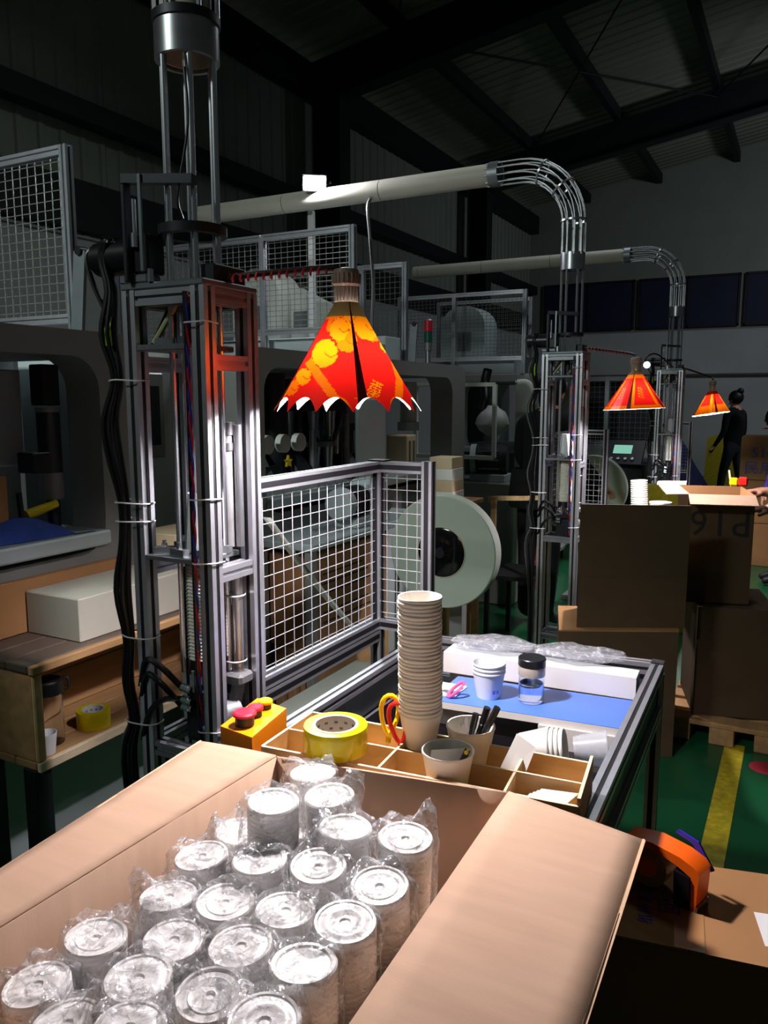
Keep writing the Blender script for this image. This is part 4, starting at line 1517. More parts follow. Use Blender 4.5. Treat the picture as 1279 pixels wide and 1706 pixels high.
def stack_mb(kind):
    m = MB()
    pr = []
    n = 44
    for i in range(n):
        z = -HP + 0.30 * i / n
        pr += [(RP - .0006, z), (RP, z + .0012), (RP, z + .0045), (RP - .0006, z + .0058)]
    pr = [(0, -HP)] + pr
    if kind == 0:      # inverted cup: rim, recess, centre dimple
        top = [(RP, -.001), (RP - .0015, 0.001), (RP - .004, .0006), (RP - .006, -.0014), (RP - .012, -.0016), (RP - .0135, -.0006), (RP - .016, -.0014), (.008, -.0018), (.0055, -.0012), (.004, -.0036), (0, -.0036)]
    elif kind == 1:    # flat lid with a shallow step
        top = [(RP, -.001), (RP - .002, .001), (RP - .006, .0005), (RP - .008, -.0015), (0, -.0012)]
    else:              # stepped rings
        top = [(RP, -.001), (RP - .0012, .001), (RP - .004, .0007), (RP - .0055, -.0006), (RP - .010, -.0006), (RP - .0115, .0003), (RP - .018, .0002), (RP - .0195, -.0008), (.007, -.0008), (.005, -.0028), (0, -.0028)]
    return m.lathe((0, 0, 0), pr + top, 30)


def wrap_mb(seed, tip):
    r = random.Random(seed)
    cr = crumple(seed)
    pr = [(RP + .001, -HP + .002), (RP + .002, -.22), (RP + .004, -.16), (RP + .004, -.12), (RP + .005, -.10), (RP + .0055, -.08), (RP + .006, -.062), (RP + .0065, -.046), (RP + .006, -.032), (RP + .0065, -.018), (RP + .006, -.006), (RP + .004, .004), (RP - .001, .008), (RP - .01, .0095), (.016, .0085), (.007, .0078), (0, .008)]
    fold = [(r.uniform(0, 6.28), r.uniform(-3, 3), r.uniform(.5, 1)) for _ in range(7)]

    def jit(i, k):
        a = 2 * math.pi * k / 56
        s = cr(0.5 + 0.45 * math.cos(a) + .2 * math.sin(2 * a), i * 0.16 + .3 * math.sin(a))
        amp = 0.0045 if i < 12 else 0.003
        for (fa, tw, fs) in fold:      # sharp creases running down the film
            dd = math.cos(a - fa - tw * i * 0.12)
            s += 1.5 * fs * max(0, dd) ** 40
        v = Vector((math.cos(a), math.sin(a), 0)) * (s * amp + .001 * math.sin(11 * a + i)) + Vector((0, 0, (0.005 * abs(s) if i > 11 else 0)))
        if tip and i > 9:
            d = max(0, math.cos(a - tip))
            v += Vector((0, 0, 0.028 * d ** 6 * (1 if 10 < i < 14 else .3)))
        return v
    return MB().lathe((0, 0, 0), pr, 56, jit=jit)


stk = [stack_mb(k).build('stack_source', 'lid') for k in range(3)]
wrp = [wrap_mb(10 + k, (0, 0, 2.2, 0.9, 0, 4.0)[k]).build('wrap_source', 'film', sharp=0.9) for k in range(6)]
WHERE = ['tallest wrapped cup stack at the far end of the open carton', 'wrapped cup stack with plain bright top, left of the far middle one', 'wrapped cup stack just in front of the tallest far one', 'wrapped cup stack nearest the left flap in the second row', 'low wrapped cup stack half hidden in the second row', 'bright wrapped cup stack at the middle of the third row', 'wrapped cup stack at the right with a peaked film tip', 'wrapped cup stack with bare flat top, left centre of the carton', 'wrapped cup stack with tilted ringed top in the centre', 'wrapped cup stack with clear rings and dimple at the right wall', 'crumple-wrapped cup stack at the left flap edge, upper', 'crumple-wrapped cup stack at the left flap edge, middle', 'wrapped cup stack behind the left centre fold of film', 'wrapped cup stack in the middle right under glossy film', 'wrapped cup stack next to the right carton wall, mid way', 'tall white side wrapped cup stack near the right carton wall', 'wrapped cup stack at the left centre under wrinkled film', 'wrapped cup stack in the front centre under folds', 'wrapped cup stack low at the left flap, in front', 'nearest wrapped cup stack at the left edge of the picture', 'wrapped cup stack with deep ringed top at the bottom centre', 'wrapped cup stack left of the deep ringed front one', 'wrapped cup stack cut by the bottom edge, left of centre', 'wrapped cup stack cut by the bottom left edge', 'wrapped cup stack at the bottom edge by the right wall']
for i, (x, y, z) in enumerate(PK):
    t = thing('wrapped_cup_stack', (x, y, z), WHERE[i], 'cup stack', 'clear wrapped stacks of white cups')
    k = 0 if i in (6, 8, 9, 12, 18, 20) else (1 if i in (0, 1, 2, 3, 5, 7, 15) else 2)
    a_ = bpy.data.objects.new('cups', stk[k].data)
    col.objects.link(a_)
    a_.parent = t
    w = bpy.data.objects.new('plastic_wrap', wrp[3 if i == 6 else (i * 5 + 1) % 6].data)
    col.objects.link(w)
    w.parent = t
    w.rotation_euler.z = 0 if i == 6 else i * 1.3
    t.rotation_euler = (R(TILT[i][0] * .6), R(TILT[i][1] * .6), 0)
for o in stk + wrp:
    bpy.data.objects.remove(o)

# ================================================================ closed carton with tape dispenser, right
C2 = thing('closed_carton', (0.02, 1.22, 0), 'closed brown carton at bottom right with blue print and a taped seam', 'carton')
zt = 0.675
q = [(-0.300, 1.139), (0.30, 1.235), (0.255, 1.50), (-0.345, 1.362)]
MB().prism(q, (0, 0, 0), (1, 0, 0), (0, 1, 0), (0, 0, zt - .006)).build('body', 'card_b', C2)
mA, mB_ = L(q[0], q[1], .333), L(q[3], q[2], .354)
MB().slab([q[0] + (zt,), (mA[0] - .001, mA[1], zt), (mB_[0] - .001, mB_[1], zt), q[3] + (zt,)], 0.005).build('flap', 'card_b', C2)
MB().slab([(mA[0] + .001, mA[1], zt - .0005), q[1] + (zt - .0005,), q[2] + (zt - .0005,), (mB_[0] + .001, mB_[1], zt - .0005)], 0.005).build('flap', 'card_b', C2)
MB().slab([(mA[0] - .022, mA[1] - .002, zt + .0006), (mA[0] + .022, mA[1] + .004, zt + .0006), (mB_[0] + .022, mB_[1] + .004, zt + .0006), (mB_[0] - .022, mB_[1] - .002, zt + .0006)], 0.0004).build('tape_strip', 'tap', C2)
dirx = Vector((0.5, 0.08, 0)).normalized()
rot = axes(dirx, Vector((-0.08, 0.5, 0)))
text_part('printed_text', '纸杯专用', 0.026, (-0.177, 1.255, zt + .0007), axes(Vector((-0.05, 0.3, 0)), -dirx), 'ink', C2, 0.0002)
text_part('printed_text', '回', 0.04, (-0.143, 1.262, zt + .0007), rot, 'ink', C2, 0.0002)
MB().slab([(0.0, 1.235, zt + .0008), (0.12, 1.25, zt + .0008), (0.11, 1.345, zt + .0008), (-0.02, 1.315, zt + .0008)][0:4], 0.0004).build('printed_label', 'label', C2)
t = thing('tape_dispenser', (-0.125, 1.262, zt), 'orange and black hand tape dispenser standing on the closed carton', 'tape dispenser')
# side plate: a curved arm, tape roll, cutting foot
zb = zt + .0015


def disp(x, z):
    return Vector((-0.104, 1.268, zb)) + Vector((-0.95, 0.31, 0)) * x + Vector((0, 0, z))


wv = Vector((0.31, 0.95, 0)) * 0.044
# outline (x to the left away from the cutting foot)
arm = [(0.0, 0.0), (0.008, 0.0), (0.010, 0.055), (0.035, 0.066), (0.075, 0.075), (0.11, 0.072), (0.13, 0.078), (0.08, 0.087), (0.03, 0.082), (0.006, 0.074), (-0.003, 0.064)]
m = MB()
m.prism(arm, disp(0, 0), Vector((-0.95, 0.31, 0)), Vector((0, 0, 1)), wv)
m.build('frame', 'orange_r', t)
m = MB()
m.prism([(0.009, 0.0), (0.036, 0.0), (0.038, 0.058), (0.011, 0.054)], disp(0, 0) - wv * .06, Vector((-0.95, 0.31, 0)), Vector((0, 0, 1)), wv * .8)
m.build('cutter_guard', 'black', t)
c = disp(0.09, 0.037) + wv * .15
MB().lathe(c, [(.018, 0), (.036, 0), (.036, .036), (.018, .036)], 26, close=True, axis=wv).build('tape', 'tap', t)
MB().cyl(c - wv * .05, c + wv * .8, 0.0178, seg=20).build('hub', 'orange_r', t)
MB().prism([(-0.008, 0.055), (0.0, 0.05), (0.03, 0.088), (0.06, 0.096), (0.055, 0.102), (0.02, 0.094)], disp(0, 0) + wv * 1.02, Vector((-0.95, 0.31, 0)), Vector((0, 0, 1)), wv * .1).build('handle', 'blue_p', t)
MB().beam(disp(-0.002, 0.004), disp(-0.002, 0.004) + wv, 0.002, 0.008, up=(0, 0, 1)).build('blade', 'steel', t)

# ================================================================ paper cup machines
def rrect(y0, y1, z0, z1, r, n=6):
    """rounded rectangle outline, counter-clockwise"""
    p = []
    for (cy, cz, a) in ((y1 - r, z0 + r, -90), (y1 - r, z1 - r, 0), (y0 + r, z1 - r, 90), (y0 + r, z0 + r, 180)):
        for i in range(n + 1):
            t = R(a + 90 * i / n)
            p.append((cy + r * math.cos(t), cz + r * math.sin(t)))
    return p


def arch_plate(x0, x1, outer, inner, ro, ri):
    """plate in the YZ plane with a rounded opening, from x0 (front) to x1 (back)"""
    A_ = rrect(*outer, ro)
    B2 = rrect(*inner, ri)
    n = len(A_)
    m = MB()
    vs = [(x, y, z) for x in (x0, x1) for P_ in (A_, B2) for (y, z) in P_]
    fs = []
    for i in range(n):
        j = (i + 1) % n
        fs.append((i, j, n + j, n + i))
        fs.append((2 * n + i, 3 * n + i, 3 * n + j, 2 * n + j))
        fs.append((i, 2 * n + i, 2 * n + j, j))
        fs.append((n + i, n + j, 3 * n + j, 3 * n + i))
    return m.add(vs, fs)


def machine(y1, L, lab, inside):
    """cup forming machine; y1 = its right end, faces the towers (+X)"""
    y0 = y1 - L
    t = thing('cup_forming_machine', (-2.35, (y0 + y1) / 2, 0), lab, 'machine', 'paper cup machines')
    arch_plate(-1.90, -2.045, (y0, y1, 0.86, 1.70), (y0 + 0.10, y1 - 0.20, 1.03, 1.625), 0.07, 0.10).build('front_arch', 'grey', t)
    arch_plate(-2.55, -2.70, (y0, y1, 0.86, 1.70), (y0 + 0.24, y1 - 0.24, 1.10, 1.615), 0.07, 0.10).build('rear_arch', 'lgrey', t)
    MB().box(-2.55, -2.045, y0 + 0.03, y1 - 0.03, 1.63, 1.70, 0.01).build('roof', 'grey', t)
    MB().box(-2.70, -1.905, y0 + 0.02, y1 - 0.02, 0.10, 0.858, 0.012).build('base_cabinet', 'grey', t)
    for i in range(3):
        w = (L - 0.1) / 3
        d = MB().box(-1.9045, -1.895, y0 + 0.05 + i * w, y0 + 0.02 + (i + 1) * w, 0.14, 0.85, 0.004).build('cabinet_door', 'lgrey', t)
        MB().box(-1.8945, -1.885, y0 + 0.09 + i * w, y0 + 0.12 + i * w, 0.5, 0.6, 0.003).build('handle', 'black', d)
    for yy in (y0 + .1, y1 - .1):
        for xx in (-2.62, -1.98):
            MB().cyl((xx, yy, 0), (xx, yy, 0.10), 0.03).build('levelling_foot', 'darkm', t)
    MB().box(-2.545, -1.87, y0 + 0.105, y1 - 0.205, 1.055, 1.10, 0.006).build('counter', 'lgrey', t)
    MB().box(-2.5, -2.05, y0 + .26, y1 - .22, .859, 1.054, .01).build('bed_plinth', 'grey', t)
    if inside:
        f = lambda d: y1 - d
        # forming turrets, columns and shafts
        for (x, d, z0_, z1_, r, mt_) in ((-2.25, 1.55, 1.101, 1.62, .055, 'darkm'), (-2.33, 1.22, 1.101, 1.60, .10, 'black'), (-2.30, .88, 1.101, 1.55, .05, 'darkm'), (-2.42, 1.85, 1.101, 1.62, .08, 'black'), (-2.15, 1.05, 1.101, 1.42, .022, 'cast'), (-2.13, 1.40, 1.101, 1.35, .018, 'steel'), (-2.2, .70, 1.101, 1.40, .03, 'cast')):
            MB().cyl((x, f(d), z0_), (x, f(d), z1_), r, seg=18).build('column', mt_, t)
        for (x, d, z, r, h, mt_) in ((-2.30, 1.25, 1.44, .20, .03, 'darkm'), (-2.28, 1.25, 1.26, .16, .025, 'cast'), (-2.3, .82, 1.33, .17, .03, 'black')):
            tt = MB().cyl((x, f(d), z), (x, f(d), z + h), r, seg=28).build('turret_disc', mt_, t)
            for k in range(8):
                a = R(45 * k + 12)
                px, py = x + r * .8 * math.cos(a), f(d) + r * .8 * math.sin(a)
                MB().cyl((px, py, z - .13), (px, py, z), .022, .03, 14).build('mandrel', 'steel', tt)
        for k in range(4):
            MB().cyl((-2.06, f(1.98 - .125 * k), 1.30), (-2.09, f(1.98 - .125 * k), 1.30), .042, seg=20).build('suction_disc', 'white_p', t)
        for k in range(5):
            MB().beam((-2.12, f(1.75 - .28 * k), 1.10 + .05 * (k % 2)), (-2.40, f(1.62 - .28 * k), 1.40 - .06 * (k % 3)), .03, .05).build('link_arm', 'darkm' if k % 2 else 'cast', t)
        MB().box(-2.5, -2.15, f(1.9), f(1.62), 1.05, 1.19, .01).build('gear_box', 'darkm', t)
        MB().box(-2.25, -1.98, f(1.28), f(0.86), 1.05, 1.12, .01).build('slide_table', 'darkm', t)
        sp = []
        for i in range(10):
            r_ = .028 if i % 2 == 0 else .012
            a = R(90 + 36 * i)
            sp.append((r_ * math.cos(a), r_ * math.sin(a)))
        MB().prism(sp, (-2.0, f(1.79), 1.225), (0, 1, 0), (0, 0, 1), (-.012, 0, 0)).build('star_knob', 'yellow', t)
        MB().tube(smooth_path([(-2.1, f(1.1), 1.6), (-2.05, f(1.0), 1.4), (-2.12, f(.9), 1.25), (-2.2, f(.85), 1.1)], 6), .012).build('air_hose', 'rubber', t)
        MB().tube(smooth_path([(-2.1, f(1.45), 1.6), (-2.0, f(1.35), 1.45), (-2.1, f(1.25), 1.3)], 6), .012).build('air_hose', 'rubber', t)
        MB().cyl((-2.12, f(.36), 1.36), (-2.12, f(.36), 1.60), .05, seg=20).cyl((-2.12, f(.36), 1.31), (-2.12, f(.36), 1.36), .065, seg=20).build('hanging_drum', 'lgrey', t)
    return t


MC = machine(1.93, 2.2, 'grey cup forming machine at the left edge with arch shaped housing', False)
M2 = machine(4.66, 2.2, 'grey cup forming machine with arch shaped housing behind the nearest fence', True)
M3 = machine(7.40, 1.32, 'dark cup forming machine behind the person in black', False)
MB().box(-1.868, -1.85, 3.22, 3.50, .02, 1.50, .004).build('front_column', 'lgrey', M2)
# inspection panel and things in the near machine's opening
t = thing('inspection_plate', (-2.08, 1.35, 1.101), 'pale grey steel cover plate standing in the opening of the left machine', 'panel')
MB().box(-2.10, -2.085, 1.06, 1.60, 1.30, 1.585, .004).box(-2.12, -2.104, 1.06, 1.46, 1.102, 1.36, .004).build('plate', 'lgrey', t)
MB().cyl((-2.08, 1.43, 1.36), (-2.08, 1.43, 1.40), .007).cyl((-2.08, 1.43, 1.32), (-2.08, 1.43, 1.36), .004).build('handle', 'black', t)
t = thing('filter_regulator', (-2.16, 1.64, 1.05), 'dark air filter unit with grey rings inside the left machine opening', 'regulator')
MB().cyl((-2.0, 1.62, 1.28), (-2.0, 1.62, 1.46), .034, seg=18).cyl((-2.0, 1.62, 1.102), (-2.0, 1.62, 1.20), .02, seg=14).build('body', 'darkm', t)
MB().cyl((-2.0, 1.62, 1.20), (-2.0, 1.62, 1.28), .036, seg=18).build('ring', 'grey', t)
MB().cyl((-2.0, 1.62, 1.46), (-2.0, 1.62, 1.475), .036, seg=18).build('ring', 'grey', t)
MB().box(-2.02, -1.95, 1.52, 1.58, 1.285, 1.345).build('gauge', 'black', t)
MB().box(-2.03, -1.97, 1.585, 1.645, 1.48, 1.60, .004).build('top_block', 'black', t)
o = MB().box(-1.97, -1.955, 1.30, 1.435, 1.101, 1.285, .002).build('cardboard_sheet', 'card_b')
tag(o, 'upright brown cardboard sheet leaning in the left machine opening', 'cardboard')
o = MB().beam((-1.95, 1.475, 1.101), (-1.955, 1.47, 1.235), .014, .01).build('dark_lever', 'darkm')
tag(o, 'dark metal lever standing right of the brown cardboard sheet', 'lever')
cr = crumple(21)


def cloth(u, v):
    x, y = -1.905 - .15 * v, 1.20 + .42 * u
    e = (math.sin(math.pi * u) ** .5) * (math.sin(math.pi * min(1, v * 1.05)) ** .5 if 0 < v < .95 else 0)
    return (x + .012 * cr(u, v), y + .01 * cr(v, u), 1.102 + .062 * e * (1 + .22 * cr(u, v)) + (.0 if v < .9 else 0))


o = MB().grid(26, 12, cloth, flip=True).build('folded_cloth', 'cloth_b')
tag(o, 'crumpled blue cloth heaped on the counter of the left machine', 'cloth')
o = MB().cyl((-1.97, 1.50, 1.165), (-1.96, 1.60, 1.19), .016, .012, 12).build('yellow_handle', 'yellow')
tag(o, 'yellow tool grip above the blue cloth in the left machine', 'tool')
o = MB().beam((-1.89, 1.60, 1.1015), (-1.885, 1.67, 1.1015), .012, .003).build('steel_ruler', 'chrome')
tag(o, 'thin bright steel strip at the right end of the blue cloth', 'tool')
# work bench of planks under the left machine, with what stands on and in it
BN = thing('plank_bench', (-1.76, 1.65, 0), 'open fronted rough plank bench below the left machine', 'bench')
X0, X1 = -1.875, -1.63
for i in range(3):
    w = (X1 - X0) / 3
    MB().box(X0 + i * w + .001, X0 + (i + 1) * w - .001, 1.215, 2.12, 0.835, 0.856, .003).build('top_plank', 'wood_top', BN)
MB().box(X1 + .0005, X1 + .018, 1.215, 2.12, 0.832, 0.855, .003).build('edge_strip', 'wood', BN)
for i in range(2):
    MB().box(X0, X0 + .012, 1.235, 2.10, .603 + i * .116, .717 + i * .116, .003).build('back_plank', 'wood', BN)
for i in range(3):
    w = (X1 - X0) / 3
    MB().box(X0 + i * w + .001, X0 + (i + 1) * w - .001, 1.225, 2.11, .58, .602, .003).build('bottom_plank', 'wood', BN)
MB().box(X1 + .0005, X1 + .014, 1.225, 2.11, .577, .604, .003).build('edge_strip', 'ply_edge', BN)
MB().box(X0 + .013, X1, 1.225, 1.245, .603, .834, .003).build('side_plank', 'wood', BN)
MB().box(X0 + .013, X1, 2.085, 2.105, .603, .834, .003).build('side_plank', 'wood', BN)
MB().box(X1 + .0005, X1 + .012, 1.222, 1.248, .605, .831, .003).build('front_batten', 'ply', BN)
for yy in (1.25, 2.08):
    for xx in (X0 + .03, X1 - .03):
        MB().box(xx - .025, xx + .025, yy - .025, yy + .025, 0, .579, .004).build('leg', 'darkm', BN)  # dark leg colour stands for the shade below the bench
t = thing('glass_jar', (-1.70, 1.325, .6025), 'glass jar with black screw lid inside the plank bench', 'jar')
MB().lathe((-1.70, 1.325, .6025), [(0, 0), (.034, 0), (.036, .004), (.036, .125), (.033, .135), (.031, .135), (.0335, .12), (.0335, .007), (0, .007)], 26).build('body', 'glass', t)
MB().lathe((-1.70, 1.325, .7376), [(.0, 0), (.036, 0), (.0375, .003), (.0375, .034), (.034, .038), (0, .038)], 26).build('lid', 'black', t)
MB().tube(smooth_path([(-1.69, 1.36, .766), (-1.68, 1.372, .77), (-1.675, 1.37, .745), (-1.68, 1.36, .742)], 4), .004).build('loop', 'black', t)
tape_roll((-1.685, 1.455, .6025), .045, .029, .048, 'yellow tape roll with patterned core inside the plank bench', 'core_w')
t = thing('paper_cup', (-1.652, 1.275, .6025), 'white cup with dark inside at the lower left of the plank bench', 'cup')
MB().lathe((-1.655, 1.277, .6025), [(0, .003), (.02, 0), (.026, .055), (.0248, .055), (.0195, .005), (0, .005)], 22).build('body', 'cupw', t)
o = MB().box(-1.868, -1.66, 1.405, 1.80, .8565, .975, .003).build('paper_block', 'blank')
tag(o, 'stack of white paper blanks on top of the plank bench', 'paper')
t = thing('brown_carton', (-1.95, 1.5, .8565), 'long brown cardboard box standing behind the white paper blanks', 'carton')
MB().box(-1.895, -1.872, 1.0, 1.78, .8565, 1.005, .002).build('body', 'card_b', t)
o = MB().grid(14, 12, lambda u, v: (-1.76 + .05 * math.cos(6.283 * u) * (math.sin(math.pi * (.08 + .84 * v)) ** .6) * (1 + .2 * crumple(8)(u, v)), 1.98 + .055 * math.sin(6.283 * u) * (math.sin(math.pi * (.08 + .84 * v)) ** .6), .603 + .12 * v)).build('plastic_bag', 'film_g')
tag(o, 'crumpled clear plastic bag inside the plank bench, behind the nearest tower', 'bag')
# things between the machines seen through the tower
t = thing('control_cabinet', (-2.4, 2.3, 0), 'grey control cabinet with a dark screen seen through the nearest tower', 'cabinet')
MB().box(-2.65, -2.25, 2.02, 2.44, 0.05, 1.66, .008).build('cabinet', 'lgrey', t)
MB().box(-2.2495, -2.235, 2.14, 2.36, 1.27, 1.60, .006).build('screen_frame', 'grey', t)
MB().box(-2.2345, -2.230, 2.17, 2.33, 1.32, 1.55, .002).build('dark_screen', 'black', t)
MB().box(-2.64, -2.26, 2.03, 2.43, 0, .05).build('plinth', 'darkm', t)
for i in range(3):
    o = MB().box(-1.868 + i * .004, -1.70 - .02 * (i % 2), 1.88 - .03 * i, 2.07, .8565 + .075 * i, .8565 + .075 * (i + 1) - .0005, .002).build('paper_block', 'kraft')
    tag(o, ('lowest', 'middle', 'topmost')[i] + ' pale bundle of cup blanks piled on the bench behind the nearest tower', 'paper', 'bundles of cup blanks')

# --- in front of the second machine: motor, counter, boxes
t = thing('side_table', (-1.72, 3.0, 0), 'light grey steel side table of the second machine, behind the fence wires', 'table')
MB().box(-1.89, -1.60, 2.44, 3.50, .925, .955, .005).build('table_top', 'lgrey', t)
for yy in (2.47, 3.47):
    for xx in (-1.86, -1.63):
        MB().box(xx - .018, xx + .018, yy - .018, yy + .018, 0, .924).build('leg', 'grey', t)
t = thing('gear_motor', (-1.75, 3.0, .9555), 'pale grey gear motor with black cooling fins behind the fence wires', 'motor')
MB().cyl((-1.70, 2.83, 1.06), (-1.70, 2.96, 1.06), .062, seg=22).build('motor_body', 'darkm', t)
for k in range(9):
    MB().cyl((-1.70, 2.84 + .0135 * k, 1.06), (-1.70, 2.845 + .0135 * k, 1.06), .07, seg=22).build('cooling_fin', 'black', t)
MB().cyl((-1.70, 2.79, 1.06), (-1.70, 2.828, 1.06), .066, .07, 22).build('fan_cover', 'lgrey', t)
MB().box(-1.76, -1.64, 2.965, 3.14, .956, 1.15, .02).build('gear_case', 'lgrey', t)
MB().cyl((-1.64, 3.05, 1.06), (-1.60, 3.05, 1.06), .06, .05, 22).build('output_flange', 'cast', t)
MB().box(-1.75, -1.63, 2.83, 3.13, .956, 1.0, .006).build('foot', 'lgrey', t)
t = thing('brown_carton', (-1.76, 2.8, 0), 'brown printed carton under the grey side table, behind the fence wires', 'carton')
MB().box(-1.85, -1.66, 2.50, 3.16, .52, .895, .004).build('body', 'card_b', t)
for r_ in range(6):
    MB().box(-1.6596, -1.659, 2.60, 3.02 - .05 * (r_ % 3), .60 + .04 * r_, .607 + .04 * r_, .0001).build('printed_line', 'ink_k', t)
MB().box(-1.8505, -1.6595, 2.50, 3.16, .8955, .8985, .001).build('top_flap', 'card_b', t)
t = thing('timber_pallet', (-1.75, 2.85, 0), 'timber pallet stacked under the brown printed carton', 'pallet')
for k in range(5):
    MB().box(-1.83, -1.66, 2.50 + .15 * k, 2.61 + .14 * k, .49, .519, .003).build('deck_board', 'wood', t)
for k in range(3):
    MB().box(-1.83 + .06 * k, -1.79 + .06 * k, 2.50, 3.19, 0, .489, .003).build('bearer', 'wood', t)
t = thing('roll_holder', (-2.08, 4.30, 1.101), 'cream ribbed nozzle block on the counter of the second machine', 'nozzle')
MB().box(-2.06, -1.93, 3.90, 4.02, 1.101, 1.30, .006).build('body', 'kraft', t)
for k in range(2):
    MB().box(-1.9295, -1.925, 3.925 + .05 * k, 3.945 + .05 * k, 1.09, 1.27, .002).build('dark_slot', 'ink_g', t)
# paper reels
RL = thing('paper_reel', (-1.31, 2.99, 0), 'big pale round paper reel with black hub behind the guard fence', 'reel', 'paper reels')
c = (-1.31, 2.976, .862)
MB().lathe(c, [(.106, 0), (.236, 0), (.24, .004), (.24, .068), (.236, .072), (.106, .072)], 72, close=True, axis=(0, 1, 0)).build('paper_roll', 'reel', RL)
hb = MB().lathe(c, [(0, -.012), (.03, -.012), (.034, -.006), (.098, -.004), (.105, 0), (.105, .08), (0, .08)], 40, axis=(0, 1, 0)).build('hub', 'gloss_black', RL)
MB().cyl((c[0], c[1] - .0125, c[2]), (c[0], c[1] - .02, c[2]), .022, seg=20).build('hub_cap', 'darkm', hb)
MB().lathe(c, [(.1055, -.003), (.1085, -.003), (.1085, -.0002), (.1055, -.0002)], 48, close=True, axis=(0, 1, 0)).build('core_ring', 'kraft', RL)
st_ = MB().cyl((c[0], c[1] + .081, c[2]), (c[0], c[1] + .16, c[2]), .028)
st_.box(c[0] - .03, c[0] + .03, c[1] + .16, c[1] + .22, 0, .92)
st_.box(c[0] - .22, c[0] + .22, c[1] + .10, c[1] + .28, 0, .04)
st_.build('reel_stand', 'grey', RL)
R2 = again(RL, (0.0, 2.65, .0), 'pale round paper reel half hidden behind the second tower')
# stack of white blanks by the second machine end
for i in range(4):
    o = MB().box(-1.75 + .004 * i, -1.60 - .003 * i, 3.78, 3.93, .955 + .06 * i, .955 + .06 * (i + 1) - .0005, .002).build('paper_block', 'kraft' if i % 2 else 'paper')
    tag(o, ('lowest', 'second', 'third', 'topmost')[i] + ' bundle of white cup blanks stacked above the reel, beside the fence post', 'paper', 'white blanks above the reel')
t = thing('blank_table', (-1.68, 3.85, 0), 'small brown table carrying the white cup blanks behind the big reel', 'table')
MB().box(-1.80, -1.55, 3.70, 4.10, .93, .9545, .003).build('table_top', 'card_b', t)
for yy in (3.73, 4.07):
    for xx in (-1.77, -1.58):
        MB().box(xx - .018, xx + .018, yy - .018, yy + .018, 0, .929).build('leg', 'wood', t)
for i, (yy, w) in enumerate(((4.10, .5), (4.44, .3))):
    t = thing('brown_carton', (-1.88, yy, 0), ('brown slatted carton pile right of the big reel' if i == 0 else 'second brown carton right of the big reel, against the chair'), 'carton')
    h0 = 0
    for k in range(3):
        MB().box(-1.885, -1.80, yy - .16, yy + .16, .26 * k + .001, .26 * (k + 1) - .004, .003).build('carton_layer', 'card_b', t)

# --- upper guard fences on the machine roofs (across the hall)
UF = None


def upper_fence(x0, x1, y, z0, z1, lab, mids, nu, nv, rails=()):
    t = thing('upper_guard_fence', (x1, y, 1.70), lab, 'fence', 'mesh guard fences above the machines')
    h = .016
    for x in (x0, x1) + tuple(mids):
        MB().profile((x, y, 1.701), (x, y, z1), h, .005, .007).build('post', 'alu_dull' if x not in mids else 'alu', t)
    for z in (z0, z1 - h) + tuple(rails):
        xs = sorted((x0, x1) + tuple(mids))
        for a_, b2 in zip(xs, xs[1:]):
            MB().profile((a_ + h, y, z), (b2 - h, y, z), h, .005, .007).build('rail', 'alu', t)
    mesh_wires((x0 + h, y, z0 + h), (1, 0, 0), (0, 0, 1), nu, nv, x1 - x0 - 2 * h, z1 - z0 - 3 * h, .0017, t, 'gwire', single=False)
    return t


upper_fence(-3.3, -2.30, 2.0, 1.78, 2.36, 'tall mesh guard fence at the far left above the left machine', (), 24, 17)
upper_fence(-3.75, -2.095, 3.6, 1.86, 2.375, 'mesh guard fence behind the nearest lamp, left end at the tower', (-2.66,), 40, 17)
upper_fence(-3.3, -2.31, 4.63, 1.79, 2.36, 'mesh guard fence whose right post stands beside the hanging cable', (-2.62, -3.0), 26, 15)
upper_fence(-3.1, -2.00, 6.12, 1.82, 2.35, 'mesh guard fence behind the signal light, above the third machine', (-2.60,), 30, 17)
upper_fence(-3.2, -2.28, 7.15, 1.82, 2.42, 'farthest mesh guard fence, partly behind the second tower', (), 22, 15)
